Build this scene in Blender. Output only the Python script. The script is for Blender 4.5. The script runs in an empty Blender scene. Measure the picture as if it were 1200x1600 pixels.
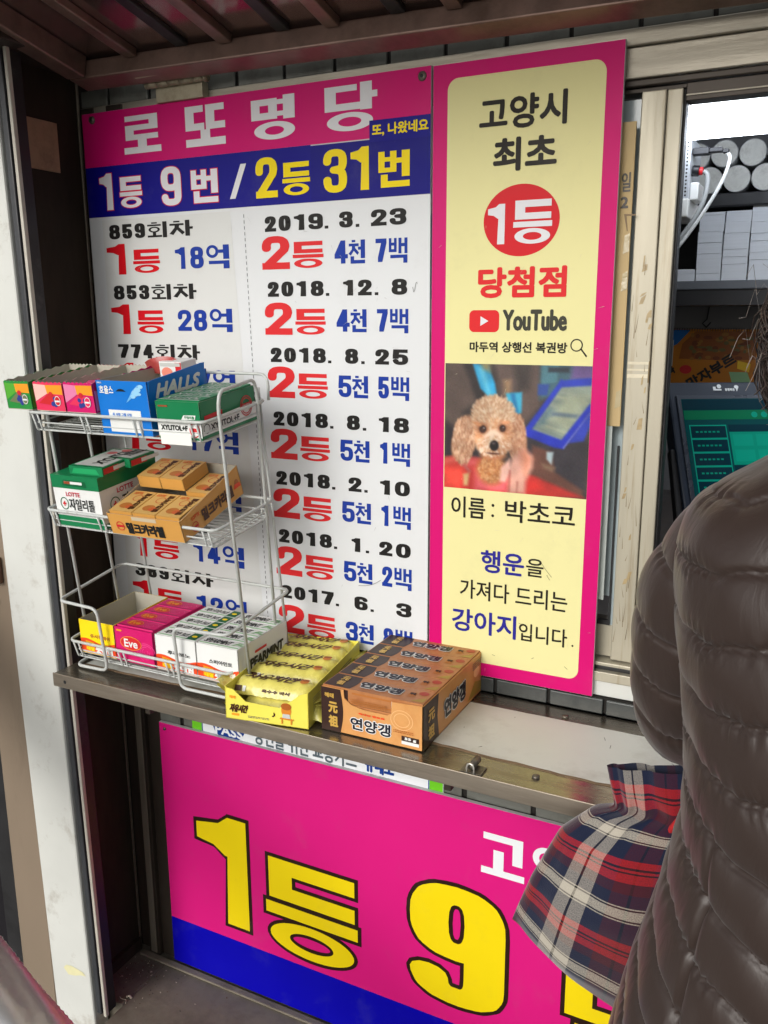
import bpy, bmesh, math, random
import numpy as np
from mathutils import Matrix, Vector

random.seed(7)
rng = np.random.default_rng(7)
scene = bpy.context.scene
COL = scene.collection
R_ = math.radians

# ---------------------------------------------------------------- camera, sky, sun, exposure
cam_data = bpy.data.cameras.new("camera")
cam = bpy.data.objects.new("camera", cam_data)
COL.objects.link(cam)
cam_data.sensor_fit = 'VERTICAL'
cam_data.sensor_height = 36.0
cam_data.lens = 30.6675
cam_data.clip_start = 0.02
cam_data.clip_end = 500.0
cam.matrix_world = Matrix(((0.89225871, -0.09566852, 0.44127308, 0.0),
                           (0.45150653, 0.19776832, -0.87007444, -1.0),
                           (-0.0040311, 0.97556918, 0.21965547, 0.0),
                           (0, 0, 0, 1)))
scene.camera = cam

SUN_EL, SUN_AZ = 26.0, 190.0          # azimuth clockwise from +Y, behind the photographer
world = bpy.data.worlds.new("World")
scene.world = world
world.use_nodes = True
wn = world.node_tree
sky = wn.nodes.new('ShaderNodeTexSky')
sky.sky_type = 'NISHITA'
sky.sun_disc = False
sky.sun_elevation = R_(SUN_EL)
sky.sun_rotation = R_(SUN_AZ)
sky.air_density = 1.0
sky.dust_density = 4.0
sky.ozone_density = 1.0
hs = wn.nodes.new('ShaderNodeHueSaturation')
hs.inputs['Saturation'].default_value = 0.22
bgn = wn.nodes['Background']
bgn.inputs['Strength'].default_value = 0.15
wn.links.new(sky.outputs[0], hs.inputs['Color'])
wn.links.new(hs.outputs[0], bgn.inputs['Color'])

sun_d = bpy.data.lights.new("sun", 'SUN')
sun_d.energy = 1.0
sun_d.angle = R_(25)
sun_d.color = (1.0, 0.96, 0.90)
sun = bpy.data.objects.new("sun", sun_d)
COL.objects.link(sun)
a, e = R_(SUN_AZ), R_(SUN_EL)
sdir = Vector((math.sin(a) * math.cos(e), math.cos(a) * math.cos(e), math.sin(e)))
sun.rotation_euler = sdir.to_track_quat('Z', 'Y').to_euler()

scene.view_settings.view_transform = 'Standard'
scene.view_settings.look = 'None'
scene.view_settings.exposure = -0.10
scene.view_settings.gamma = 1.0
scene.render.engine = 'CYCLES'
scene.cycles.max_bounces = 8
scene.cycles.use_denoising = True

# ---------------------------------------------------------------- materials
def lin(c):
    return tuple(((x / 255 + 0.055) / 1.055) ** 2.4 if x / 255 > 0.04045 else x / 255 / 12.92 for x in c)

MATS = {}
def mat(name, rgb, rough=0.5, metal=0.0, spec=0.5, var=0.0, vscale=8.0, bump=0.0, bscale=60.0,
        stretch=(1, 1, 1), dirt=None, dirt_amt=0.5, dscale=6.0, dlow=0.5, dhigh=0.7, coat=0.0, sheen=0.0, lum=None):
    """principled material with a little noise in colour, gloss and relief; rgb in sRGB 0-255"""
    if name in MATS: return MATS[name]
    m = bpy.data.materials.new(name); m.use_nodes = True
    nt = m.node_tree; b = nt.nodes['Principled BSDF']
    c = lin(rgb) + (1,)
    b.inputs['Base Color'].default_value = c
    b.inputs['Roughness'].default_value = rough
    b.inputs['Metallic'].default_value = metal
    b.inputs['Specular IOR Level'].default_value = spec
    if coat: b.inputs['Coat Weight'].default_value = coat
    if sheen: b.inputs['Sheen Weight'].default_value = sheen
    if lum:
        b.inputs['Emission Color'].default_value = c
        b.inputs['Emission Strength'].default_value = lum
    N = nt.nodes.new; Lk = nt.links.new
    if var or bump or dirt:
        tc = N('ShaderNodeTexCoord'); mp = N('ShaderNodeMapping')
        mp.inputs['Scale'].default_value = stretch
        Lk(tc.outputs['Object'], mp.inputs[0])
    col = None
    if var:
        n = N('ShaderNodeTexNoise'); n.inputs['Scale'].default_value = vscale; n.inputs['Detail'].default_value = 6
        n.inputs['Roughness'].default_value = 0.62
        Lk(mp.outputs[0], n.inputs['Vector'])
        mr = N('ShaderNodeMapRange'); mr.inputs[1].default_value = 0.25; mr.inputs[2].default_value = 0.75
        mr.inputs[3].default_value = 1 - var; mr.inputs[4].default_value = 1 + var
        Lk(n.outputs[0], mr.inputs[0])
        mx = N('ShaderNodeMix'); mx.data_type = 'RGBA'; mx.blend_type = 'MULTIPLY'; mx.inputs[0].default_value = 1
        mx.inputs[6].default_value = c
        cb = N('ShaderNodeCombineColor')
        for i in range(3): Lk(mr.outputs[0], cb.inputs[i])
        Lk(cb.outputs[0], mx.inputs[7]); col = mx.outputs[2]
        mr2 = N('ShaderNodeMapRange'); mr2.inputs[1].default_value = 0.3; mr2.inputs[2].default_value = 0.7
        mr2.inputs[3].default_value = max(0.03, rough - 0.09); mr2.inputs[4].default_value = min(1, rough + 0.12)
        Lk(n.outputs[0], mr2.inputs[0]); Lk(mr2.outputs[0], b.inputs['Roughness'])
    if dirt:
        n2 = N('ShaderNodeTexNoise'); n2.inputs['Scale'].default_value = dscale; n2.inputs['Detail'].default_value = 9
        n2.inputs['Roughness'].default_value = 0.7
        Lk(mp.outputs[0], n2.inputs['Vector'])
        mr3 = N('ShaderNodeMapRange'); mr3.inputs[1].default_value = dlow; mr3.inputs[2].default_value = dhigh
        mr3.inputs[3].default_value = 0; mr3.inputs[4].default_value = dirt_amt
        Lk(n2.outputs[0], mr3.inputs[0])
        mx2 = N('ShaderNodeMix'); mx2.data_type = 'RGBA'
        if col: Lk(col, mx2.inputs[6])
        else: mx2.inputs[6].default_value = c
        mx2.inputs[7].default_value = lin(dirt) + (1,)
        Lk(mr3.outputs[0], mx2.inputs[0]); col = mx2.outputs[2]
    if col: Lk(col, b.inputs['Base Color'])
    if bump:
        n3 = N('ShaderNodeTexNoise'); n3.inputs['Scale'].default_value = bscale; n3.inputs['Detail'].default_value = 5
        Lk(mp.outputs[0], n3.inputs['Vector'])
        bp = N('ShaderNodeBump'); bp.inputs['Strength'].default_value = bump; bp.inputs['Distance'].default_value = 0.002
        Lk(n3.outputs[0], bp.inputs['Height']); Lk(bp.outputs[0], b.inputs['Normal'])
    MATS[name] = m
    return m

def ink(name, rgb):                                  # printed vinyl / printed card
    return mat(name, rgb, rough=0.45, spec=0.16, var=0.035, vscale=5, dirt=(120, 115, 105), dirt_amt=0.10, dscale=14, dlow=0.55, dhigh=0.75, bump=0.02, bscale=25)

def card(name, rgb, rough=0.38):
    return mat(name, rgb, rough=rough, spec=0.4, var=0.04, vscale=30, bump=0.05, bscale=40)

# ---------------------------------------------------------------- mesh builder
class MB:
    def __init__(self):
        self.v, self.f, self.mi, self.mats, self.uv = [], [], [], [], {}
        self.M = None; self.sm = set()
    def slot(self, m):
        if m not in self.mats: self.mats.append(m)
        return self.mats.index(m)
    def add(self, vs, fs, m, smooth=False):
        o = len(self.v); s = self.slot(m)
        if self.M is not None: vs = [self.M @ Vector(p) for p in vs]
        self.v.extend([tuple(p) for p in vs])
        for f in fs:
            if smooth: self.sm.add(len(self.f))
            self.f.append([o + i for i in f]); self.mi.append(s)
    def box(self, x0, x1, y0, y1, z0, z1, m, M=None):
        vs = [(x, y, z) for x in (x0, x1) for y in (y0, y1) for z in (z0, z1)]
        if M is not None: vs = [M @ Vector(p) for p in vs]
        self.add(vs, [(0, 1, 3, 2), (4, 6, 7, 5), (0, 4, 5, 1), (2, 3, 7, 6), (0, 2, 6, 4), (1, 5, 7, 3)], m)
    def prism(self, pts, F, d0, d1, m):
        """outline pts (u, v) in frame F, from depth d0 to d1 along the frame normal"""
        n = len(pts)
        vs = [F @ Vector((u, v, d0)) for u, v in pts] + [F @ Vector((u, v, d1)) for u, v in pts]
        fs = [tuple(range(n - 1, -1, -1)), tuple(range(n, 2 * n))] + [(i, (i + 1) % n, n + (i + 1) % n, n + i) for i in range(n)]
        self.add(vs, fs, m)
    def poly(self, pts, F, off, m):
        self.add([F @ Vector((u, v, off)) for u, v in pts], [tuple(range(len(pts)))], m)
    def rect(self, u0, u1, v0, v1, F, off, m):
        self.poly([(u0, v0), (u1, v0), (u1, v1), (u0, v1)], F, off, m)
    def disc(self, cu, cv, ru, rv, F, off, m, n=40):
        self.poly([(cu + ru * math.cos(2 * math.pi * i / n), cv + rv * math.sin(2 * math.pi * i / n)) for i in range(n)], F, off, m)
    def ring(self, cu, cv, ru, rv, tu, tv, F, off, m, n=40, a0=0.0, a1=2 * math.pi):
        full = abs(a1 - a0 - 2 * math.pi) < 1e-6
        k = n if full else n + 1
        vs = []
        for i in range(k):
            t = a0 + (a1 - a0) * i / n
            vs.append(F @ Vector((cu + ru * math.cos(t), cv + rv * math.sin(t), off)))
            vs.append(F @ Vector((cu + (ru - tu) * math.cos(t), cv + (rv - tv) * math.sin(t), off)))
        fs = []
        for i in range(n):
            j = (i + 1) % k
            fs.append((2 * i, 2 * j, 2 * j + 1, 2 * i + 1))
        self.add(vs, fs, m)
    def tube(self, pts, r, m, n=8, closed=False, caps=True):
        P = [Vector(p) for p in pts]; k = len(P)
        rr = r if isinstance(r, (list, tuple)) else [r] * k
        vs = []; ref = None
        for i, p in enumerate(P):
            if closed: t = P[(i + 1) % k] - P[i - 1]
            else: t = P[min(i + 1, k - 1)] - P[max(i - 1, 0)]
            t.normalize()
            if ref is None:
                ref = Vector((0, 0, 1)) if abs(t.z) < 0.9 else Vector((1, 0, 0))
            a = ref - t * ref.dot(t)
            if a.length < 1e-5: a = t.orthogonal()
            a.normalize(); b = t.cross(a); ref = a
            for j in range(n):
                w = 2 * math.pi * j / n
                vs.append(p + (a * math.cos(w) + b * math.sin(w)) * rr[i])
        fs = []
        for i in range(k if closed else k - 1):
            q = (i + 1) % k
            for j in range(n):
                fs.append((i * n + j, i * n + (j + 1) % n, q * n + (j + 1) % n, q * n + j))
        if caps and not closed:
            fs.append(tuple(range(n - 1, -1, -1))); fs.append(tuple((k - 1) * n + j for j in range(n)))
        self.add(vs, fs, m, smooth=True)
    def grid(self, V, m, closed_u=False, uv=None, smooth=True):
        """V[i][j] array of points"""
        V = np.asarray(V); a, b = V.shape[:2]
        fs = []; base = len(self.f)
        for i in range(a - 1):
            for j in range(b if closed_u else b - 1):
                q = (j + 1) % b
                fs.append((i * b + j, i * b + q, (i + 1) * b + q, (i + 1) * b + j))
                if uv is not None:
                    u = lambda I, J, w: (uv[0][J + w], uv[1][I])
                    self.uv[base + len(fs) - 1] = [(uv[0][j], uv[1][i]), (uv[0][j + 1], uv[1][i]), (uv[0][j + 1], uv[1][i + 1]), (uv[0][j], uv[1][i + 1])]
        self.add([tuple(p) for p in V.reshape(-1, 3)], fs, m, smooth=smooth)
    def build(self, name, parent=None, bevel=0.0, smooth=False, subsurf=0):
        me = bpy.data.meshes.new(name)
        me.from_pydata(self.v, [], self.f)
        for m in self.mats: me.materials.append(m)
        me.polygons.foreach_set('material_index', self.mi)
        sm = np.zeros(len(self.f), dtype=bool)
        if smooth: sm[:] = True
        elif self.sm: sm[list(self.sm)] = True
        me.polygons.foreach_set('use_smooth', sm)
        if self.uv:
            ul = me.uv_layers.new(name='cloth')
            for p in me.polygons:
                if p.index in self.uv:
                    for li, c in zip(p.loop_indices, self.uv[p.index]): ul.data[li].uv = c
        me.update()
        o = bpy.data.objects.new(name, me); COL.objects.link(o)
        if parent is not None: o.parent = parent
        if bevel:
            bv = o.modifiers.new('edge', 'BEVEL'); bv.width = bevel; bv.segments = 2; bv.limit_method = 'ANGLE'; bv.angle_limit = R_(50)
        if subsurf:
            s = o.modifiers.new('smooth', 'SUBSURF'); s.levels = subsurf; s.render_levels = subsurf
        return o

def tag(o, label=None, cat=None, group=None, kind=None):
    if label: o['label'] = label
    if cat: o['category'] = cat
    if group: o['group'] = group
    if kind: o['kind'] = kind
    return o

def thing(name, loc, label, cat, group=None, rot=(0, 0, 0)):
    o = bpy.data.objects.new(name, None); COL.objects.link(o)
    o.empty_display_size = 0.02
    o.location = loc; o.rotation_euler = rot
    return tag(o, label, cat, group)

def copy_thing(src, loc, rot, label, group=None):
    c = src.copy(); COL.objects.link(c)
    c.location = loc; c.rotation_euler = rot
    c['label'] = label
    if group: c['group'] = group
    for ch in list(src.children):
        d = ch.copy(); COL.objects.link(d); d.parent = c
        for g in list(ch.children):
            h = g.copy(); COL.objects.link(h); h.parent = d
    return c

def frame(o, u, v):
    """2-D drawing frame: origin o, u to the right, v up, normal u x v towards the viewer"""
    o, u, v = Vector(o), Vector(u).normalized(), Vector(v).normalized()
    n = u.cross(v)
    return Matrix(((u.x, v.x, n.x, o.x), (u.y, v.y, n.y, o.y), (u.z, v.z, n.z, o.z), (0, 0, 0, 1)))

FRONT = lambda y: frame((0, y, 0), (1, 0, 0), (0, 0, 1))      # faces the street (-Y); u = x, v = z

# ---------------------------------------------------------------- lettering
_gc = {}
def glyphs(s, res=3):
    k = (s, res)
    if k not in _gc:
        cu = bpy.data.curves.new('lettering', 'FONT'); cu.body = s; cu.resolution_u = res; cu.fill_mode = 'FRONT'
        ob = bpy.data.objects.new('lettering', cu)
        me = ob.to_mesh()
        V = np.array([v.co[:2] for v in me.vertices]); F = [tuple(p.vertices) for p in me.polygons]
        ob.to_mesh_clear(); bpy.data.objects.remove(ob); bpy.data.curves.remove(cu)
        _gc[k] = (V, F)
    return _gc[k]

def text(mb, F, s, u0, u1, v0, v1, m, w=0.0, wv=None, off=0.0008, shear=0.0, square=False, res=3):
    """lettering s fitted to the box u0..u1 x v0..v1, its strokes widened by w (metres) across and wv up"""
    wv = w if wv is None else wv
    V, fs = glyphs(s, res)
    if len(V) == 0: return
    lo, hi = V.min(0), V.max(0)
    x = (V - lo) / np.maximum(hi - lo, 1e-6)
    P = np.empty_like(V)
    P[:, 0] = u0 + w + x[:, 0] * (u1 - u0 - 2 * w) + shear * (x[:, 1] - 0.5) * (v1 - v0)
    P[:, 1] = v0 + wv + x[:, 1] * (v1 - v0 - 2 * wv)
    if w <= 0: sh = [(0, 0)]
    elif square: sh = [(a, b) for a in (-1, 0, 1) for b in (-1, 0, 1)]
    else: sh = [(0, 0)] + [(math.cos(t * math.pi / 4), math.sin(t * math.pi / 4)) for t in range(8)]
    for k, (a, b) in enumerate(sh):
        o = off + k * 9e-6
        mb.add([F @ Vector((p[0] + a * w, p[1] + b * wv, o)) for p in P], fs, m)

def hull(pts):
    pts = sorted(set((round(p[0], 7), round(p[1], 7)) for p in pts))
    def half(ps):
        h = []
        for p in ps:
            while len(h) > 1 and (h[-1][0] - h[-2][0]) * (p[1] - h[-2][1]) - (h[-1][1] - h[-2][1]) * (p[0] - h[-2][0]) <= 0: h.pop()
            h.append(p)
        return h
    a, b = half(pts), half(pts[::-1])
    return a[:-1] + b[:-1]

def _arc(cx, cy, rx, ry, a0, a1, n=14, ex=1.0):
    out = []
    for i in range(n + 1):
        t = R_(a0 + (a1 - a0) * i / n); c, s = math.cos(t), math.sin(t)
        out.append((cx + rx * math.copysign(abs(c) ** ex, c), cy + ry * math.copysign(abs(s) ** ex, s)))
    return out
EX = 0.72
DIG = {
    '0': [_arc(.5, .5, .5, .5, 0, 360, 32, EX)],
    '2': [_arc(.5, .72, .5, .28, 185, 0, 16, EX) + [(.95, .6), (.0, .0)], [(0, 0), (1, 0)]],
    '3': [_arc(.5, .76, .5, .24, 180, -55, 16, EX) + [(.42, .53)], [(.42, .53)] + _arc(.5, .26, .5, .26, 62, -180, 18, EX)],
    '4': [[(.72, 0), (.72, 1)], [(.72, 1), (0, .27)], [(0, .27), (1, .27)]],
    '5': [[(.95, 1), (.06, 1), (0.0, .5)], [(0.02, .52)] + _arc(.5, .3, .5, .3, 125, -170, 18, EX)],
    '6': [_arc(.5, .275, .5, .275, 0, 360, 24, EX), [(0, .28)] + _arc(.5, .8, .5, .2, 180, 5, 14, EX)],
    '7': [[(0, 1), (1, 1), (.36, 0)]],
    '8': [_arc(.5, .77, .46, .23, 0, 360, 24, EX), _arc(.5, .26, .5, .26, 0, 360, 24, EX)],
    '9': [_arc(.5, .725, .5, .275, 0, 360, 24, EX), [(1, .72)] + _arc(.5, .2, .5, .2, 0, -175, 14, EX)],
    '/': [[(0, 0), (1, 1)]],
}
def digit(mb, F, ch, u0, u1, v0, v1, m, hx, hy, off=0.0003, grow=0.0):
    """heavy poster numeral drawn with a pen of half-width hx, half-height hy"""
    U, W = u1 - u0, v1 - v0
    k = 0
    if ch == '.':
        mb.rect(u0 - grow, u1 + grow, v0 - grow, v1 + grow, F, off, m); return
    if ch == '1':
        sx = u1 - 2 * hx
        stem = [(sx - grow, v0 - grow), (u1 + grow, v0 - grow), (u1 + grow, v1 + grow), (sx - grow * 0.3 + (u1 - sx) * 0.18, v1 + grow)]
        flag = [(u0 - grow, v1 - W * .115 + grow), (u0 - grow, v1 - W * .26 - grow), (u0 + (sx - u0) * .6, v1 - W * .285 - grow * .8), (sx + 0.004 * U, v1 - W * .36 - grow), (u1, v1 - W * .36), (u1, v1 + grow),
                (sx + (u1 - sx) * .18, v1 + grow), (sx - (sx - u0) * .2, v1 - W * .075 + grow)]
        mb.poly(stem, F, off, m); mb.poly(flag, F, off + 9e-6, m)
        return
    hx2, hy2 = hx + grow, hy + grow
    f = lambda p: (u0 + hx + p[0] * (U - 2 * hx), v0 + hy + p[1] * (W - 2 * hy))
    for line in DIG[ch]:
        closed = (abs(line[0][0] - line[-1][0]) + abs(line[0][1] - line[-1][1])) < 1e-6
        Q = [f(p) for p in line]
        for i in range(len(Q) - 1):
            pts = []
            for q in (Q[i], Q[i + 1]):
                if len(Q) > 3:
                    pts += [(q[0] + hx2 * math.cos(t * math.pi / 6), q[1] + hy2 * math.sin(t * math.pi / 6)) for t in range(12)]
                else:
                    pts += [(q[0] + a * hx2, q[1] + b * hy2) for a in (-1, 1) for b in (-1, 1)]
            mb.poly(hull(pts), F, off + (k % 30) * 5e-6, m); k += 1

# heavy poster syllables: r = bar, o = ring, p = polygon, in a unit box
SYL = {
    '로': 'r05,86,93,100 r70,61,93,100 r05,61,93,75 r05,36,28,75 r05,36,93,50 r38,12,62,36 r0,0,100,17',
    '또': 'r0,84,46,100 r0,40,22,100 r0,40,48,57 r52,84,98,100 r52,40,74,100 r52,40,100,57 r38,14,62,40 r0,0,100,19',
    '명': 'r0,47,20,95 r40,47,60,95 r0,80,60,95 r0,47,60,63 r60,80,76,91 r60,53,76,64 r74,45,100,100 o53,20,47,21,25,11',
    '당': 'r0,84,62,97 r0,44,22,97 r0,44,70,59 r68,42,90,100 r88,66,100,80 o48,19,44,20,22,10',
    '등': 'r4,84,97,100 r4,56,30,100 r4,56,97,71 r0,38,100,51 o50,17,46,18,22,9',
    '번': 'r0,42,20,100 r38,42,58,100 r0,72,58,84 r0,42,58,55 r58,66,78,80 r75,28,100,100 r8,0,30,36 r8,0,100,17',
    '백': 'r0,44,14,100 r28,44,42,100 r0,70,42,82 r0,44,42,56 r52,38,68,100 r84,38,100,100 r66,66,86,79 r8,20,100,33 r78,0,100,33',
    '억': 'o27,73,27,27,13,12 r50,66,76,80 r74,40,100,100 r10,20,100,34 r74,0,100,34',
    '천': 'r20,90,42,100 r2,73,62,85 p22,80;42,80;40,62;14,34;0,42;20,60 p24,62;34,72;64,46;54,36;30,56 r58,58,78,71 r74,22,100,100 r12,0,34,31 r12,0,100,15',
    '회': 'r22,91,52,100 r0,75,72,86 o36,52,30,19,12,8 r28,12,45,34 r0,2,76,15 r80,-2,102,102',
    '차': 'r18,90,46,100 r0,70,64,83 p24,76;44,76;42,58;16,10;-2,18;22,56 p26,52;36,66;68,24;56,10;32,44 r70,0,90,102 r88,44,104,59',
    '고': 'r4,84,95,100 r72,36,95,100 r28,10,52,62 r0,0,100,16',
    '양': 'o28,74,28,26,14,12 r64,42,86,100 r84,80,102,92 r84,56,102,68 o48,19,42,20,20,10',
}
def syllable(mb, F, ch, u0, u1, v0, v1, m, off=0.0003, grow=0.0):
    U, W = (u1 - u0) / 100, (v1 - v0) / 100
    for k, item in enumerate(SYL[ch].split()):
        t, rest = item[0], item[1:]
        o = off + k * 9e-6
        if t == 'p':
            pts = [tuple(map(float, q.split(','))) for q in rest.split(';')]
            mb.poly([(u0 + a * U, v0 + b * W) for a, b in pts][::-1], F, o, m)
            continue
        q = list(map(float, rest.split(',')))
        if t == 'r': mb.rect(u0 + q[0] * U - grow, u0 + q[2] * U + grow, v0 + q[1] * W - grow, v0 + q[3] * W + grow, F, o, m)
        else: mb.ring(u0 + q[0] * U, v0 + q[1] * W, q[2] * U + grow, q[3] * W + grow, q[4] * U + 2 * grow, q[5] * W + 2 * grow, F, o, m, n=44)

# ---------------------------------------------------------------- shared materials
ALU = mat('brushed aluminium', (176, 170, 152), rough=0.42, metal=0.55, var=0.10, vscale=7, stretch=(1, 1, 12), dirt=(96, 84, 66), dirt_amt=0.55, dscale=5, dlow=0.5, dhigh=0.72, bump=0.12, bscale=50)
ALUH = mat('brushed aluminium rail', (164, 158, 144), rough=0.42, metal=0.5, var=0.10, vscale=7, stretch=(1, 8, 16), dirt=(92, 80, 62), dirt_amt=0.55, dscale=4, dlow=0.48, dhigh=0.72, bump=0.12, bscale=50)
JAMB = mat('worn anodised stile', (178, 172, 154), rough=0.42, metal=0.3, var=0.06, vscale=7, stretch=(9, 1, .4), dirt=(140, 122, 90), dirt_amt=0.6, dscale=9, dlow=0.54, dhigh=0.68, bump=0.1, bscale=70)
STEEL = mat('stainless steel', (150, 142, 130), rough=0.24, metal=0.9, var=0.08, vscale=6, stretch=(1, 10, 10), dirt=(82, 70, 58), dirt_amt=0.5, dscale=6, dlow=0.45, dhigh=0.75, bump=0.05, bscale=40)
STEELF = mat('stainless front lip', (158, 148, 134), rough=0.38, metal=0.75, var=0.10, vscale=5, stretch=(1, 8, 14), dirt=(96, 84, 70), dirt_amt=0.45, dscale=7, dlow=0.45, dhigh=0.75, bump=0.06, bscale=40)
DARKM = mat('dark bronze metal', (66, 58, 50), rough=0.5, metal=0.35, var=0.2, vscale=5, stretch=(1, 1, 0.3), dirt=(28, 24, 20), dirt_amt=0.8, dscale=4, dlow=0.42, dhigh=0.68, bump=0.15)
RECESS = mat('dark brown recess', (64, 54, 44), rough=0.75, spec=0.2, var=0.25, vscale=4, stretch=(1, 1, 0.25), dirt=(14, 12, 10), dirt_amt=0.85, dscale=3, dlow=0.4, dhigh=0.65, bump=0.2)  # brown broken by near-black blotches
BRONZE = mat('bronze panel', (146, 130, 112), rough=0.5, metal=0.3, var=0.09, vscale=4, stretch=(1, 1, 0.35), dirt=(92, 74, 58), dirt_amt=0.45, dscale=7, dlow=0.52, dhigh=0.74, bump=0.1)
WPOST = mat('painted post', (206, 208, 203), rough=0.48, var=0.07, vscale=6, dirt=(140, 130, 114), dirt_amt=0.65, dscale=11, dlow=0.55, dhigh=0.70, bump=0.12, bscale=30)
RUBBER = mat('black gasket', (30, 30, 32), rough=0.5, var=0.2, vscale=18, dirt=(90, 90, 88), dirt_amt=0.5, dscale=18, dlow=0.6, dhigh=0.75, bump=0.2)
TILE = mat('glazed tile', (104, 106, 100), rough=0.35, var=0.12, vscale=18, dirt=(60, 56, 48), dirt_amt=0.6, dscale=22, dlow=0.5, dhigh=0.72, bump=0.3, bscale=50)
TILED = mat('dark tile', (62, 66, 66), rough=0.4, var=0.14, vscale=20, dirt=(36, 34, 30), dirt_amt=0.6, dscale=20, dlow=0.5, dhigh=0.72, bump=0.3, bscale=50)
GROUT = mat('dark joint', (28, 25, 22), rough=0.9, var=0.2, vscale=40, bump=0.3)
LEDGEM = mat('sooty concrete', (112, 106, 94), rough=0.75, var=0.14, vscale=10, dirt=(60, 52, 42), dirt_amt=0.8, dscale=7, dlow=0.42, dhigh=0.7, bump=0.4, bscale=50)
PAVE = mat('paving', (120, 118, 112), rough=0.85, var=0.12, vscale=4, dirt=(80, 76, 70), dirt_amt=0.6, dscale=2, bump=0.4)
SCREW = mat('screw head', (120, 114, 104), rough=0.45, metal=0.7, var=0.25, vscale=200, dirt=(60, 44, 32), dirt_amt=0.7, dscale=150)
BLACK = mat('black plastic', (26, 26, 30), rough=0.45, var=0.1, vscale=20)
SOFFIT = mat('awning underside', (150, 126, 120), rough=0.16, metal=0.75, var=0.22, vscale=5, stretch=(1, 0.5, 1), dirt=(48, 38, 34), dirt_amt=0.6, dscale=6, dlow=0.42, dhigh=0.72, bump=0.25, bscale=8)
AWNRIB = mat('awning rib', (140, 116, 106), rough=0.38, metal=0.55, var=0.18, vscale=9, dirt=(70, 52, 42), dirt_amt=0.6, dscale=10, dlow=0.45, dhigh=0.7, bump=0.15)

# ---------------------------------------------------------------- ground
g = MB(); g.box(-60, 60, -60, 0.75, -1.75, -1.55, PAVE)
tag(g.build('pavement'), kind='structure')

# ---------------------------------------------------------------- kiosk: walls, lintel, tiles, ledge
kiosk = thing('kiosk', (0, 0.02, -1.55), 'metal and tile lottery kiosk wall with a serving window beside the pink signs', 'kiosk')
def kpart(mb, name, **k):
    o = mb.build(name, **k); o.parent = kiosk; o.matrix_parent_inverse = Matrix.Translation((0, -0.02, 1.55)); return o
W_ = MB()
W_.box(-1.0, -0.243, 0.026, 0.06, -0.452, 0.30, ALU)               # wall behind the boards
W_.box(-1.0, 1.2, 0.027, 0.06, -1.55, -0.6425, DARKM)               # base wall below the counter
W_.box(-1.0, 1.2, 0.026, 0.06, 0.315, 0.62, DARKM)
kpart(W_, 'wall')
L_ = MB()
L_.box(-1.0, 1.2, 0.008, 0.05, 0.2745, 0.2915, ALUH)
L_.box(-1.0, 1.2, 0.013, 0.05, 0.2435, 0.2740, ALUH)
L_.box(-1.0, 1.2, 0.017, 0.05, 0.2362, 0.2430, DARKM)
kpart(L_, 'lintel', bevel=0.0012)
# tile courses (joints stay inside the course)
def course(name, x0, x1, joints, z0, z1, y, tm, jw=0.004):
    b = MB(); b.box(x0, x1, y + 0.004, y + 0.03, z0, z1, GROUT)
    xs = [x0] + joints + [x1]
    for i in range(len(xs) - 1):
        l = xs[i] + (jw / 2 if i else 0); r = xs[i + 1] - (jw / 2 if i < len(xs) - 2 else 0)
        d = random.uniform(-0.0012, 0.0012)
        b.box(l, r, y + d, y + 0.0035, z0 + 0.0006, z1 - 0.0006, tm)
    return kpart(b, name, bevel=0.0012)
course('tile_course', -1.0, 1.2, [-0.431 - 0.0737 * k for k in range(7, 0, -1)] + [-0.431 + 0.0735 * k for k in range(22)], 0.2915, 0.315, 0.012, TILE, 0.005)
course('tile_course', -0.99, 1.2, [-0.91 + 0.0703 * k for k in range(30)], -0.4775, -0.4575, 0.0, TILED, 0.004)
course('tile_course', -0.93, 1.2, [-0.876 + 0.0972 * k for k in range(21)], -0.6420, -0.560, 0.006, TILE, 0.007)
# left jamb inside the recess
j = MB()
j.box(-0.9965, -0.972, 0.006, 0.05, -1.09, 0.29, DARKM)
j.box(-0.9715, -0.948, -0.002, 0.05, -1.09, -0.50, DARKM)
j.box(-0.966, -0.9535, -0.0045, -0.0022, -1.086, -0.52, mat('dull steel strip', (128, 122, 108), rough=0.5, metal=0.4, var=0.2, vscale=12, stretch=(1, 1, 0.2), dirt=(70, 60, 48), dirt_amt=0.6, dscale=10))
j.box(-0.9478, -0.9185, 0.0055, 0.05, -1.09, 0.29, DARKM)
j.box(-0.9975, -0.9945, -0.0005, 0.004, -1.09, 0.34, STEELF)
kpart(j, 'jamb', bevel=0.001)
s_ = MB()
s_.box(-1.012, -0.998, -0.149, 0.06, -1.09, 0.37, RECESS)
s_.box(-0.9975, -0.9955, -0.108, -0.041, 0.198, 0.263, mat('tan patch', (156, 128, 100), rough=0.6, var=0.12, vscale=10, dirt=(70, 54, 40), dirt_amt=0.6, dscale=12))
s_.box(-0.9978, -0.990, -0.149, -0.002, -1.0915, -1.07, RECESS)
kpart(s_, 'side_panel')
lg = MB()
lg.box(-0.9285, 1.2, -0.225, 0.026, -1.16, -1.0925, LEDGEM)
lg.box(-1.02, -0.9287, -0.116, 0.026, -1.16, -1.0927, LEDGEM)
lg.box(-0.985, 1.2, -0.0155, -0.003, -1.0922, -1.0885, mat('ledge bead', (120, 112, 98), rough=0.7, var=0.15, vscale=20, dirt=(70, 60, 46), dirt_amt=0.7, dscale=12))
kpart(lg, 'ledge', bevel=0.003)
lb = MB(); lb.box(-0.925, 1.2, -0.215, 0.02, -1.55, -1.161, DARKM); kpart(lb, 'plinth')
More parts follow.
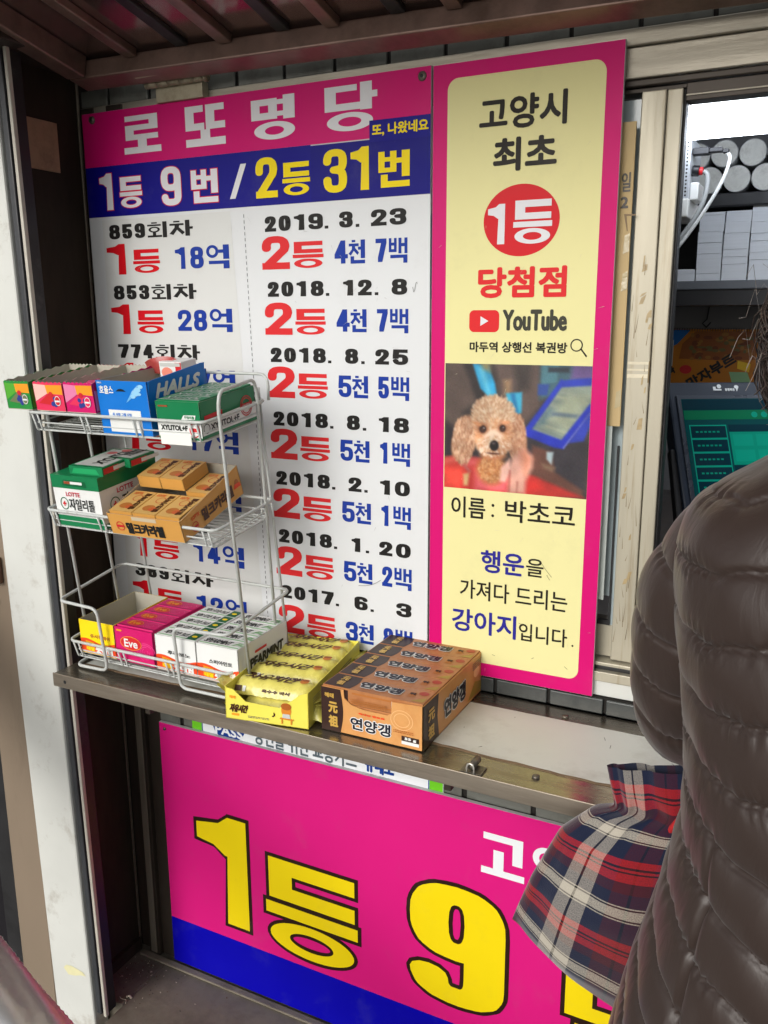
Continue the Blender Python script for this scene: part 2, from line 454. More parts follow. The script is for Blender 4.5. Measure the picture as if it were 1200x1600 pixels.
# sill under the window
si = MB()
si.box(-0.2425, 1.2, 0.008, 0.05, -0.4565, -0.4375, WPOST)
si.box(-0.2425, 1.2, 0.005, 0.05, -0.437, -0.4245, JAMB)
si.box(-0.2425, 1.2, 0.012, 0.05, -0.424, -0.4185, RUBBER)
si.box(-0.2425, 1.2, 0.009, 0.05, -0.418, -0.4135, JAMB)
kpart(si, 'window_sill', bevel=0.001)
# the room behind the window
room = MB(); RM = mat('kiosk room wall', (132, 132, 134), rough=0.7, var=0.06, vscale=3)
RD = mat('kiosk room ceiling', (120, 112, 108), rough=0.7, var=0.06, vscale=3)
room.box(-1.0, 1.2, 0.93, 0.97, -1.55, 0.62, RM)
room.box(-1.04, -1.0, 0.06, 0.97, -1.55, 0.62, RM)
room.box(1.2, 1.24, -0.02, 0.97, -1.55, 0.62, RM)
room.box(-1.0, 1.2, 0.06, 0.93, 0.40, 0.42, RD)
room.box(-1.0, 1.2, 0.06, 0.93, -0.40, -0.37, mat('inside worktop', (110, 104, 100), rough=0.5, var=0.1))
kpart(room, 'room_shell')
rf = MB(); rf.box(-1.3, 1.3, 0.0, 1.0, 0.62, 0.66, DARKM); kpart(rf, 'roof')

# ---------------------------------------------------------------- left corner post with gasket and flange
post = thing('corner_post', (-0.96, -0.15, -1.0925), 'off white painted corner post with a dark gasket left of the pink signs', 'post', rot=(0, R_(-1.15), 0))
Rp = Matrix.Rotation(R_(-1.15), 4, 'Y')
def ppart(mb, name, **k):
    o = mb.build(name, **k); o.parent = post; return o
b = MB(); b.box(-0.083, 0.002, 0.0, 0.03, -0.46, 1.5, WPOST)
mk = mat('yellow smear', (216, 212, 168), rough=0.7, var=0.06, vscale=60)
Fp = FRONT(-0.0004)
b.poly([(-0.055, 0.066), (-0.045, 0.056), (-0.03, 0.059), (-0.018, 0.064), (-0.006, 0.066), (-0.012, 0.071), (-0.022, 0.073), (-0.036, 0.075), (-0.048, 0.073)], Fp, 0.0002, mk)
ppart(b, 'post_face', bevel=0.003)
b = MB(); b.box(0.0025, 0.024, 0.008, 0.028, 0.0, 1.5, RUBBER); b.box(0.006, 0.016, 0.003, 0.0078, 0.0, 1.5, mat('gasket lip', (52, 54, 58), rough=0.45, var=0.25, vscale=20, bump=0.2)); ppart(b, 'gasket', bevel=0.0015)
b = MB(); b.box(0.0262, 0.0315, -0.002, 0.0045, 0.005, 1.5, mat('flange', (190, 186, 174), rough=0.55, metal=0.1, var=0.1, vscale=8, stretch=(1, 1, .3), dirt=(110, 100, 86), dirt_amt=0.5, dscale=9)); ppart(b, 'flange', bevel=0.001)

bp = thing('bronze_panel', (-1.08, -0.148, -1.55), 'brown metal side panel with a rusty latch at the far left edge', 'panel')
b = MB(); b.box(-0.036, 0.034, 0.0, 0.02, 0.0, 2.1, BRONZE); o = b.build('panel', bp, bevel=0.002)
b = MB(); b.box(0.0345, 0.0375, 0.004, 0.02, 0.0, 2.1, RUBBER); b.build('seam', bp)
b = MB(); RUST = mat('rusty iron', (96, 66, 48), rough=0.8, var=0.3, vscale=60, bump=0.5)
b.box(-0.03, 0.015, -0.012, -0.0005, 1.165, 1.205, RUST); b.tube([(-0.02, -0.006, 1.165), (-0.012, -0.011, 1.14), (0.0, -0.011, 1.138)], 0.004, RUST); b.build('latch', bp, bevel=0.002)
dk = thing('dark_slab', (-1.5, -0.12, -1.55), 'dark shutter panel beyond the brown metal panel', 'slab')
b = MB(); b.box(-0.6, 0.39, 0.0, 0.05, 0.0, 2.2, mat('dark shutter', (24, 22, 26), rough=.7, spec=.2, var=.15))  # flat near-black slab at the far left edge
b.box(0.32, 0.36, -0.004, -0.0005, 0.0, 2.2, RUBBER)
b.build('slab_face', dk)

# ---------------------------------------------------------------- awning flap
AWL = 0.44
aw = thing('awning', (-0.50, -0.02, 0.3085), 'raised metal awning flap with ribbed underside above the pink signs', 'awning', rot=(R_(-12.25), R_(1.05), 0))
def abox(name, m, *bx, **k):
    b = MB()
    for q in bx: b.box(*q, m)
    return b.build(name, aw, **k)
abox('sheet', SOFFIT, (-0.455, 1.55, -AWL, -0.012, 0.0165, 0.022))
abox('frame', AWNRIB, (-0.455, 1.55, -0.030, 0.004, -0.012, 0.0125), (-0.455, 1.55, -AWL - 0.03, -AWL + 0.01, -0.014, 0.016), bevel=0.002)
abox('frame', AWNRIB, (-0.456, -0.425, -AWL + 0.011, -0.031, -0.012, 0.016), bevel=0.002)
for k in range(13):
    x = -0.347 + k * 0.1505
    b = MB(); b.box(x - 0.009, x + 0.009, -AWL + 0.01, -0.031, 0.0055, 0.0163, AWNRIB)
    b.build('rib', aw, bevel=0.0015)
for k in range(13):
    x = -0.264 + k * 0.1505
    b = MB(); b.box(x - 0.009, x + 0.009, -AWL + 0.01, -0.031, 0.0100, 0.0163, RUBBER)  # black gasket strip stands in for the shadow gap between sheets
    b.build('shade_strip', aw, bevel=0.0015)
hg = thing('hinge', (-0.81, -0.003, 0.300), 'pale steel butt hinge joining awning and wall above the pink header', 'hinge')
b = MB(); HM = mat('pale hinge steel', (168, 160, 138), rough=0.45, metal=0.4, var=0.12, vscale=20, dirt=(90, 76, 56), dirt_amt=0.5, dscale=25)
b.box(-0.036, 0.042, -0.003, 0.0105, -0.0195, 0.0, HM); b.build('leaf', hg, bevel=0.0008)
b = MB(); b.box(-0.044, 0.046, -0.034, -0.010, 0.0055, 0.0085, HM); b.build('leaf', hg, bevel=0.0008)
b = MB()
for k in range(5): b.tube([(-0.047 + k * 0.0195, -0.008, 0.003), (-0.0285 + k * 0.0195, -0.008, 0.003)], 0.0052, HM, n=14)
b.tube([(0.0505, -0.008, 0.003), (0.0545, -0.008, 0.003)], 0.0066, HM, n=14); b.build('knuckle', hg)
side = thing('side_cheek', (-0.99, -0.1, 0.33), 'brown boxed cheek plate joining the awning corner to the left post', 'plate')
b = MB(); b.box(-0.06, 0.055, -0.30, 0.09, 0.0, 0.05, DARKM); b.build('plate', side, bevel=0.002)
b = MB(); b.tube([(0.03, 0.07, -0.012), (0.05, 0.075, -0.008), (0.062, 0.078, -0.01), (0.07, 0.08, -0.016)], [0.008, 0.011, 0.01, 0.006], mat('sealant blob', (128, 122, 110), rough=0.7, var=0.2, vscale=80, bump=0.5)); b.build('sealant', side)

# ---------------------------------------------------------------- signs
PINK = ink('magenta print', (206, 10, 110)); PINK2 = ink('hot pink print', (214, 26, 124)); NAVY = ink('navy print', (10, 6, 128)); ROYAL = ink('royal blue print', (4, 0, 170))
WHITE = ink('white print', (216, 219, 221)); PAPER = ink('pasted paper', (212, 214, 212)); INKB = ink('black print', (34, 33, 32)); RED = ink('red print', (206, 16, 30)); RED2 = ink('warm red print', (212, 44, 48))
BLUE = ink('blue print', (24, 56, 150)); YEL = ink('yellow print', (240, 214, 16)); CREAM = ink('cream print', (226, 220, 160)); VIOL = ink('violet blue print', (42, 40, 140))
GREY = ink('grey dash', (90, 92, 96)); EDGE = mat('board edge', (190, 186, 190), rough=0.4)

def screw(x, z, y, parent, r=0.006):
    b = MB(); b.disc(0, 0, r, r, frame((x, y, z), (1, 0, 0), (0, 0, 1)), 0.0, SCREW, 20)
    b.tube([(x, y + 0.0005, z), (x, y - 0.002, z)], [r, r * 0.8], SCREW, n=16)
    b.tube([(x, y - 0.0021, z), (x, y - 0.0026, z)], [r * 0.35, r * 0.3], BLACK, n=8)
    o = b.build('screw', parent); return o

sg = thing('results_sign', (-0.716, 0.0, -0.45), 'pink, navy and white lottery results board listing first and second prizes', 'sign')
F = FRONT(0.0)
b = MB()
b.M = Matrix.Translation((0.716, 0, 0.45))
b.box(-0.988, -0.4435, 0.0, 0.005, -0.452, 0.281, EDGE)
b.rect(-0.9878, -0.4437, 0.209, 0.2808, F, 0.0002, PINK)
b.poly([(-0.9878, 0.1405), (-0.4437, 0.1410), (-0.4437, 0.2075), (-0.608, 0.2075), (-0.608, 0.2089), (-0.9878, 0.2089)], F, 0.0002, NAVY)
b.rect(-0.9878, -0.4437, -0.4518, 0.1404, F, 0.0002, WHITE)
b.poly([(-0.9635, -0.4515), (-0.7035, -0.4515), (-0.7355, 0.1368), (-0.9635, 0.1358)], F, 0.0004, PAPER)
b.box(-0.6083, -0.4437, -0.00045, -0.0003, 0.1412, 0.2076, ink('navy patch', (8, 4, 120)))
for x0, x1, z0, z1, ch in ((-0.912, -0.846, .2215, .2705, '로'), (-0.8030, -0.7375, .2215, .272, '또'), (-0.696, -0.630, .2205, .2712, '명'), (-0.5865, -0.5135, .2205, .2735, '당')):
    syllable(b, F, ch, x0, x1, z0, z1, ink('header white', (222, 222, 226)), off=0.0006)
b.rect(-0.5245, -0.4437, 0.2045, 0.229, F, 0.0009, NAVY)
text(b, F, '또, 나왔네요', -0.5206, -0.4462, 0.2105, 0.2245, YEL, w=0.0005, off=0.0012)
HW = ink('header white', (222, 222, 226)); RIM = ink('rim red', (200, 20, 60))
def num(ch, x0, x1, z0, z1, m, hx, hy, rim=None, g=0.0011, o=0.0008):
    if rim: digit(b, F, ch, x0, x1, z0, z1, rim, hx, hy, off=o - 0.0002, grow=g)
    digit(b, F, ch, x0, x1, z0, z1, m, hx, hy, off=o)
def syl(ch, x0, x1, z0, z1, m, rim=None, g=0.0011, o=0.0008):
    if rim: syllable(b, F, ch, x0, x1, z0, z1, rim, off=o - 0.0002, grow=g)
    syllable(b, F, ch, x0, x1, z0, z1, m, off=o)
num('1', -0.963, -0.9395, .1495, .199, HW, .0058, .004, RIM); syl('등', -0.926, -0.885, .151, .192, HW, RIM); num('9', -0.850, -0.8155, .1495, .200, HW, .0058, .0042, RIM); syl('번', -0.798, -0.7535, .150, .192, HW, RIM)
b.poly([(-0.7345, .1520), (-0.7255, .1520), (-0.7065, .1945), (-0.7155, .1945)], F, 0.0008, HW)
num('2', -0.6922, -0.6585, .150, .1995, YEL, .0058, .0042); syl('등', -0.651, -0.6095, .151, .1905, YEL); num('3', -0.590, -0.556, .150, .201, YEL, .0058, .0042); num('1', -0.5508, -0.5255, .1507, .2007, YEL, .0058, .004); syl('번', -0.5125, -0.4705, .1515, .1925, YEL)
# right column
DATES = {0: [('2', 0, .085), ('0', .105, .195), ('1', .22, .295), ('9', .325, .43), ('.', .442, .468), ('3', .545, .64), ('.', .66, .685), ('2', .765, .87), ('3', .89, 1)],
         1: [('2', 0, .085), ('0', .105, .195), ('1', .22, .29), ('8', .325, .42), ('.', .435, .46), ('1', .56, .63), ('2', .665, .76), ('.', .78, .805), ('8', .895, 1)],
         2: '8 25', 3: '8 18', 4: '2 10', 5: '1 20', 6: '6 3'}
ztop = [.1270, .0442, -.0414, -.1272, -.2096, -.2925, -.3745]
z2 = [.102, .0175, -.0663, -.1505, -.2338, -.3170, -.4035]
amt = ['47', '47', '55', '51', '51', '52', '38']
for i in range(7):
    sx = 0.0014 * i
    row = DATES[i]
    if isinstance(row, str):
        mo, dd = row.split()
        y4 = '7' if i == 6 else '8'
        row = [('2', 0, .085), ('0', .105, .195), ('1', .22, .29), (y4, .325, .42), ('.', .435, .46)]
        if i == 6: row += [(mo, .58, .68), ('.', .70, .725), (dd, .89, 1)]
        else: row += [(mo, .56 if mo != '1' else .57, .655 if mo != '1' else .635), ('.', .675, .70), (dd[0], .775 if dd[0] != '1' else .79, .87 if dd[0] != '1' else .86), (dd[1], .895, 1)]
    for ch, f0, f1 in row:
        x0, x1 = -0.6805 + sx + f0 * .2055, -0.6805 + sx + f1 * .2055
        zt = ztop[i]; zb = zt - 0.0192
        if ch == '.': digit(b, F, ch, x0, x1, zb, zb + .0036, INKB, 0, 0)
        else: digit(b, F, ch, x0, x1, zb, zt, INKB, .0041 if ch != '1' else .0043, .0021, off=0.0005)
    zt = z2[i]
    num('2', -0.6865 + sx, -0.6432 + sx, zt - .0420, zt, RED2, .0072, .0043, o=0.0005)
    syl('등', -0.6385 + sx, -0.5920 + sx, zt - .0412, zt - .0085, RED2, o=0.0005)
    a0, a1 = amt[i]
    num(a0, -0.5758 + sx, -0.5565 + sx, zt - .0375, zt - .0095, BLUE, .0033, .0026, o=0.0005)
    syl('천', -0.5555 + sx, -0.5320 + sx, zt - .0380, zt - .0095, BLUE, o=0.0005)
    num(a1, (-0.5172 if a1 != '1' else -0.5165) + sx, (-0.5020 if a1 != '1' else -0.506) + sx, zt - .0372, zt - .0095, BLUE, .0031, .0026, o=0.0005)
    syl('백', -0.4988 + sx, -0.4735 + sx, zt - .0390, zt - .0095, BLUE, o=0.0005)
# left column
lz = [.129, .0443, -.0398, -.1260, -.2105, -.2945, -.3765]
rounds = ['859', '853', '774', '', '', '', '389']; prize = ['18', '28', '17', '17', '17', '14', '12']
for i in range(7):
    for ch, (x0, x1) in zip(rounds[i], ((-.9512, -.9305), (-.9262, -.9078), (-.9030, -.8840))):
        digit(b, F, ch, x0 + .0009 * i, x1 + .0009 * i, lz[i] - .0200, lz[i], INKB, .0042, .0021, off=0.0007)
    dx = .0009 * i
    syllable(b, F, '회', -.8795 + dx, -.8452 + dx, lz[i] - .0205, lz[i], INKB, off=0.0007); syllable(b, F, '차', -.8395 + dx, -.8005 + dx, lz[i] - .0205, lz[i], INKB, off=0.0007)
    zt = lz[i] - .0268
    num('1', -.9585 + dx, -.9235 + dx, zt - .0425, zt, RED, .0072, .004, o=0.0007); syl('등', -.9095 + dx, -.8602 + dx, zt - .0410, zt - .0088, RED, o=0.0007)
    p0, p1 = prize[i]
    num(p0, (-.8325 if p0 == '1' else -.8345) + dx, (-.8150 if p0 == '1' else -.8105) + dx, zt - .0375, zt - .0085, BLUE, .0040, .0028, o=0.0007)
    num(p1, -.8062 + dx, -.7830 + dx, zt - .0375, zt - .0085, BLUE, .0042, .0028, o=0.0007)
    syl('억', -.7782 + dx, -.7398 + dx, zt - .0388, zt - .0075, BLUE, o=0.0007)
for k in range(78):                                                     # dashed rule
    t = k / 77; x = -.7136 + .0171 * t; z = .1316 - .58 * t
    b.rect(x - .0005, x + .0005, z - .0042, z, F, 0.0005, GREY)
SCU = ink('scuff grey', (168, 168, 166)); HAIRL = ink('stray hair', (60, 56, 52))
for _ in range(46):
    x, z = random.uniform(-.98, -.45), random.uniform(-.44, .13); L_s = random.uniform(.003, .014); t_s = random.uniform(0, 3.14); wd_ = random.uniform(.00015, .0005)
    b.poly([(x, z), (x + L_s * math.cos(t_s), z + L_s * math.sin(t_s)), (x + L_s * math.cos(t_s) - wd_ * math.sin(t_s), z + L_s * math.sin(t_s) + wd_ * math.cos(t_s))], F, 0.0013, SCU)
b.tube([(-.546 + .034 * k / 8, -.0012, -.3585 + .012 * (k / 8) ** 2.2) for k in range(9)], .00022, HAIRL, n=4)
b.tube([(-.466 + .006 * k / 8, -.0012, .034 - .006 * math.sin(k * .7)) for k in range(9)], .0002, HAIRL, n=4)
b.build('board', sg)
screw(-0.969 + .716, 0.272 + .45, 0.0, sg); screw(-0.4549 + .716, 0.2706 + .45, 0.0, sg)

# ---------------------------------------------------------------- tall pet banner board
bn = thing('banner_sign', (-0.331, 0.0, -0.455), 'tall cream board with magenta border and printed puppy photo', 'sign')
F = FRONT(-0.001)
b = MB(); b.M = Matrix.Translation((0.331, 0, 0.455))
b.box(-0.4405, -0.2225, -0.001, 0.004, -0.4555, 0.2795, EDGE)
b.rect(-0.4403, -0.2227, -0.4553, 0.2793, F, 0.0002, PINK)
def rrect(x0, x1, z0, z1, r, n=8):
    p = []
    for cx, cz, a0 in ((x1 - r, z1 - r, 0), (x0 + r, z1 - r, 90), (x0 + r, z0 + r, 180), (x1 - r, z0 + r, 270)):
        p += [(cx + r * math.cos(R_(a0 + 90 * k / n)), cz + r * math.sin(R_(a0 + 90 * k / n))) for k in range(n + 1)]
    return p
b.poly(rrect(-0.4222, -0.2408, -0.4378, 0.2634, 0.013), F, 0.0004, CREAM)
TX = ink('soft black print', (34, 30, 24)); RB = ink('badge red', (206, 24, 36)); LOGO = ink('logo red', (214, 40, 44)); CH = ink('charcoal print', (62, 62, 52))
text(b, F, '고양시', -.3830, -.2815, .2030, .2385, TX, w=.0011)
text(b, F, '최초', -.3655, -.2912, .1585, .1945, TX, w=.0013)
b.disc(-.3303, .1050, .0450, .0393, F, .0006, RB, 60)
digit(b, F, '1', -.3700, -.3495, .0798, .1240, HW, .0044, .003, off=.0009); syllable(b, F, '등', -.3392, -.2938, .0795, .1265, HW, off=.0009)
text(b, F, '당첨점', -.3808, -.2745, .0195, .0545, LOGO, w=.0014)
b.poly(rrect(-.3910, -.3535, -.0197, .0058, .006), F, .0006, LOGO); b.poly([(-.3767, -.0012), (-.3767, -.0124), (-.3668, -.0068)], F, .0009, HW)
text(b, F, 'YouTube', -.3493, -.2722, -.0180, .0062, CH, w=.0011)
text(b, F, '마두역 상행선 복권방', -.3900, -.2707, -.0432, -.0308, TX, w=.0004)
b.ring(-.2602, -.0338, .0072, .0072, .0014, .0014, F, .0006, TX, 32); b.poly([(-.2556, -.0385), (-.2544, -.0373), (-.2474, -.0458), (-.2488, -.0472)], F, .0006, TX)
text(b, F, '이름', -.4110, -.3655, -.2480, -.2210, TX, w=.0004); b.disc(-.3557, -.2290, .0019, .0019, F, .0005, TX, 14); b.disc(-.3557, -.2420, .0019, .0019, F, .0005, TX, 14)
text(b, F, '박초코', -.3400, -.2528, -.2475, -.2200, TX, w=.0004)
text(b, F, '행운', -.3700, -.3135, -.3158, -.2865, VIOL, w=.0007); text(b, F, '을', -.3108, -.2888, -.3135, -.2905, TX, w=.0003)
text(b, F, '가져다 드리는', -.3975, -.2577, -.3535, -.3280, TX, w=.0003)
text(b, F, '강아지', -.4080, -.3212, -.3990, -.3680, VIOL, w=.0007); text(b, F, '입니다', -.3175, -.2560, -.3985, -.3750, TX, w=.0003); b.disc(-.2492, -.3945, .0013, .0013, F, .0005, TX, 12)
for px, pz, dx_, dz_ in ((-.2945, -.291, .016, -.020), (-.2845, -.309, .004, -.006), (-.300, -.4205, .003, .002), (-.258, -.4230, .004, -.003), (-.335, -.382, .001, -.002), (-.352, -.424, .004, -.001), (-.318, -.376, .003, -.001)):
    b.tube([(px, -.0018, pz), (px + dx_ * .5, -.0018, pz + dz_ * .55), (px + dx_, -.0018, pz + dz_)], .0002, HAIRL, n=4)
for _ in range(30):
    x, z = random.uniform(-.436, -.226), random.uniform(-.45, .27); L_s = random.uniform(.002, .010); t_s = random.uniform(0, 3.14)
    b.poly([(x, z), (x + L_s * math.cos(t_s), z + L_s * math.sin(t_s)), (x + L_s * math.cos(t_s) - .0003 * math.sin(t_s), z + L_s * math.sin(t_s) + .0003 * math.cos(t_s))], F, 0.0012, ink('pale scuff', (206, 196, 170)))
board2 = b.build('board', bn)

# the printed photograph on the banner: one small coloured face per printed dot
PW, PH = 160, 144
img = np.zeros((PH, PW, 3))
yy, xx = np.mgrid[0:PH, 0:PW]; ux = (xx + .5) / PW; vy = (yy + .5) / PH          # 0..1, v down
def q_(X, Y):
    u = (X - 71) / 1000; return u, (Y - (88 + 10 * u)) / (850 + 70 * u)
def blend(mask, c):
    global img
    mask = mask[..., None]; img = img * (1 - mask) + np.array(c) * mask
def pgon(pts, c, soft=0.008):
    P = [q_(*p) for p in pts]; n = len(P)
    inside = np.zeros((PH, PW), bool); dist = np.full((PH, PW), 9.0)
    for i in range(n):
        (x1, y1), (x2, y2) = P[i], P[(i + 1) % n]
        cond = ((y1 > vy) != (y2 > vy)); t = np.where(cond, (vy - y1) / (y2 - y1 + 1e-12), 0)
        inside ^= cond & (ux < x1 + t * (x2 - x1))
        L2 = (x2 - x1) ** 2 + (y2 - y1) ** 2 + 1e-12
        s = np.clip(((ux - x1) * (x2 - x1) + (vy - y1) * (y2 - y1)) / L2, 0, 1)
        dist = np.minimum(dist, np.hypot(ux - x1 - s * (x2 - x1), vy - y1 - s * (y2 - y1)))
    blend(np.clip(0.5 + np.where(inside, dist, -dist) / (2 * soft), 0, 1), c)
def blob(X, Y, rx, ry, c, soft=0.25, ang=0.0):
    u, v = q_(X, Y); rx /= 1000; ry /= 880
    dx, dy = ux - u, vy - v; ca, sa = math.cos(R_(ang)), math.sin(R_(ang))
    d = np.hypot((dx * ca + dy * sa) / rx, (-dx * sa + dy * ca) / ry)
    blend(np.clip((1 - d) / soft + 0.5, 0, 1), c)
img[:] = (62, 54, 52)
pgon([(70, 80), (300, 80), (330, 330), (200, 420), (140, 720), (60, 720)], (84, 70, 64), .02)
pgon([(200, 80), (290, 90), (380, 330), (300, 330)], (44, 38, 38), .02)
pgon([(430, 80), (740, 80), (740, 380), (620, 520), (480, 330)], (92, 76, 70), .02)
pgon([(560, 80), (690, 80), (660, 250), (580, 300)], (60, 52, 50), .03)
pgon([(740, 80), (1110, 80), (1110, 240), (740, 330)], (60, 92, 104), .02)
pgon([(745, 95), (860, 95), (850, 210), (745, 230)], (72, 116, 128)); pgon([(725, 225), (800, 225), (790, 300), (725, 300)], (44, 70, 140))
pgon([(950, 80), (1110, 80), (1110, 190), (940, 190)], (104, 82, 136), .02); pgon([(790, 110), (930, 110), (930, 145), (790, 145)], (40, 50, 60))
pgon([(270, 90), (380, 100), (430, 220), (450, 320), (400, 325), (330, 260)], (42, 152, 200)); pgon([(310, 120), (350, 120), (410, 310), (380, 300)], (96, 190, 220), .02)
pgon([(320, 85), (390, 85), (395, 150), (350, 130)], (140, 130, 90), .02); pgon([(490, 200), (540, 200), (545, 320), (500, 300)], (150, 120, 90), .02)
pgon([(510, 290), (620, 280), (620, 420), (580, 440), (520, 360)], (58, 160, 194)); pgon([(540, 290), (570, 290), (600, 420), (575, 420)], (28, 110, 160), .01)
pgon([(70, 480), (200, 560), (330, 720), (70, 740)], (40, 34, 40), .03)
pgon([(640, 590), (1060, 600), (1060, 1020), (700, 900)], (52, 48, 54), .02); pgon([(700, 640), (830, 690), (860, 830), (1050, 960), (1050, 1010), (690, 860)], (96, 62, 52), .015)
pgon([(800, 690), (845, 690), (835, 780), (800, 740)], (170, 190, 196)); pgon([(770, 770), (860, 800), (840, 830), (780, 800)], (120, 96, 76), .015)
pgon([(690, 540), (880, 240), (1110, 225), (1100, 320), (890, 615)], (128, 140, 128))
for k in range(9):
    t = k / 9; pgon([(700 + 200 * t, 505 - 265 * t), (950 + 190 * t, 600 - 320 * t), (942 + 190 * t, 616 - 320 * t), (692 + 200 * t, 521 - 265 * t)], ((112, 126, 120), (150, 158, 138), (136, 146, 136))[k % 3], .006)
pgon([(700, 525), (800, 380), (850, 400), (780, 500)], (92, 116, 122), .02); pgon([(800, 470), (930, 290), (1080, 300), (930, 540)], (152, 160, 138), .03); pgon([(830, 410), (1000, 430), (990, 455), (815, 440)], (96, 112, 122), .01)
pgon([(640, 540), (880, 190), (900, 215), (690, 540), (720, 560), (660, 580)], (36, 54, 176)); pgon([(870, 200), (1110, 175), (1110, 228), (880, 245)], (38, 56, 168)); pgon([(640, 540), (700, 535), (895, 605), (1120, 280), (1120, 340), (905, 668), (850, 660), (650, 580)], (32, 48, 170))
pgon([(905, 660), (1100, 370), (1105, 385), (912, 668)], (110, 116, 196), .004); pgon([(940, 628), (1085, 400), (1085, 480), (1040, 612)], (44, 60, 168))
pgon([(60, 730), (200, 720), (330, 740), (520, 800), (720, 860), (1060, 1010), (60, 1010)], (178, 48, 42), .015)
pgon([(200, 730), (330, 742), (320, 790), (230, 800)], (196, 84, 84), .03); pgon([(75, 745), (190, 730), (200, 750), (80, 775)], (206, 96, 84), .03); pgon([(100, 870), (180, 830), (190, 850), (110, 900)], (236, 120, 104), .02)
pgon([(70, 820), (200, 790), (240, 860), (180, 935), (70, 930)], (226, 70, 56), .04); pgon([(660, 870), (740, 890), (790, 950), (660, 980)], (214, 48, 44), .03); pgon([(300, 820), (540, 840), (540, 980), (300, 960)], (226, 100, 106), .03)
blob(420, 820, 105, 105, (176, 108, 58), .5)
for k in range(420):                                                       # chest curls
    r, t = math.sqrt(random.random()), random.random() * 6.283
    blob(420 + 95 * r * math.cos(t), 815 + 95 * r * math.sin(t), random.uniform(3, 8), random.uniform(3, 8), random.choice([(196, 142, 96), (160, 104, 66), (182, 126, 80), (208, 160, 116)]), .8)
blob(215, 600, 82, 165, (178, 128, 96), .2, 14); blob(590, 580, 68, 165, (184, 132, 100), .2, -10)
blob(420, 500, 150, 190, (206, 160, 122), .15); blob(420, 410, 135, 95, (210, 178, 146), .3); blob(410, 590, 140, 110, (202, 148, 108), .3)
def fur(cx, cy, rx, ry, n, cols, flow, ln=30):
    for _ in range(n):
        r, t = math.sqrt(random.random()), random.random() * 6.283
        x, y = cx + rx * r * math.cos(t), cy + ry * r * math.sin(t); fx, fy = flow(x, y)
        blob(x + fx * ln / 2, y + fy * ln / 2, ln * random.uniform(.4, .7), random.uniform(2, 3.6), random.choice(cols), .9, math.degrees(math.atan2(fy, fx)) + random.uniform(-18, 18))
dn = lambda x, y: (0.05, 1.0)
fur(215, 600, 82, 165, 620, [(164, 116, 88), (204, 164, 134), (190, 144, 112), (214, 182, 154), (146, 102, 76)], lambda x, y: (-.12, 1), 34)
fur(590, 580, 62, 160, 480, [(164, 112, 84), (208, 166, 134), (192, 142, 110), (214, 180, 150), (176, 122, 92)], lambda x, y: (.16, 1), 34)
rad = lambda x, y: ((x - 420) / (math.hypot(x - 420, y - 560) + 1), (y - 560) / (math.hypot(x - 420, y - 560) + 1))
fur(420, 440, 145, 125, 800, [(208, 182, 154), (196, 158, 126), (218, 196, 170), (182, 140, 108), (170, 126, 94)], rad, 26)
fur(430, 560, 130, 90, 380, [(206, 152, 110), (190, 128, 88), (222, 178, 142)], rad, 20)
blob(430, 590, 68, 52, (228, 200, 176), .5); blob(360, 650, 52, 50, (222, 184, 154), .5); blob(500, 650, 52, 50, (216, 172, 138), .5); blob(430, 715, 90, 32, (190, 124, 86), .5)
fur(430, 650, 100, 70, 420, [(230, 204, 180), (206, 156, 118), (190, 134, 96), (238, 218, 198)], rad, 18)
blob(348, 532, 40, 36, (150, 92, 62), .9); blob(494, 526, 36, 34, (158, 98, 68), .9); blob(352, 536, 25, 27, (38, 22, 18), .45); blob(492, 530, 22, 25, (38, 22, 18), .45); blob(352, 541, 12, 11, (74, 44, 34), .8); blob(492, 536, 11, 10, (74, 44, 34), .8); blob(360, 528, 5, 5, (230, 230, 230), .5); blob(498, 523, 5, 5, (220, 220, 220), .5)
blob(312, 500, 34, 13, (196, 134, 92), .5, 20); blob(515, 490, 30, 12, (214, 150, 108), .5, -15)
blob(436, 650, 33, 37, (28, 20, 22), .22); blob(430, 634, 14, 8, (96, 84, 84), .6); blob(432, 704, 50, 6, (84, 46, 36), .6)
pgon([(560, 740), (640, 670), (700, 720), (705, 800), (665, 900), (660, 985), (545, 985), (545, 800)], (222, 166, 148), .02); pgon([(490, 800), (545, 740), (560, 820), (520, 905), (480, 900)], (232, 182, 166), .012)
pgon([(610, 690), (660, 680), (700, 740), (660, 860)], (204, 132, 104), .03); pgon([(600, 900), (612, 900), (606, 985), (598, 985)], (180, 110, 96), .006); pgon([(546, 820), (556, 820), (552, 985), (544, 985)], (176, 96, 84), .006)
pgon([(215, 850), (262, 840), (250, 930), (220, 930)], (196, 160, 110), .012); pgon([(205, 780), (225, 780), (275, 830), (255, 840)], (170, 90, 84), .01)
kb = np.array([.2, .6, .2])
for ax_ in (0, 1): img = np.apply_along_axis(lambda r_: np.convolve(np.pad(r_, 1, mode='edge'), kb, 'valid'), ax_, img)
lowf = np.kron(rng.normal(0, 1, (18, 20)), np.ones((8, 8)))[:PH, :PW]
for ax_ in (0, 1): lowf = np.apply_along_axis(lambda r_: np.convolve(np.pad(r_, 6, mode='edge'), np.ones(13) / 13, 'valid'), ax_, lowf)
img *= (1 + .10 * lowf)[..., None]
img += rng.normal(0, 2.2, img.shape[:2])[..., None] + rng.normal(0, 1.5, img.shape)
img = np.clip(img, 0, 255)
pm = bpy.data.materials.new('printed photograph'); pm.use_nodes = True
pb = pm.node_tree.nodes['Principled BSDF']; pb.inputs['Roughness'].default_value = 0.4; pb.inputs['Specular IOR Level'].default_value = 0.35
at = pm.node_tree.nodes.new('ShaderNodeVertexColor'); at.layer_name = 'print'
pm.node_tree.links.new(at.outputs[0], pb.inputs['Base Color'])
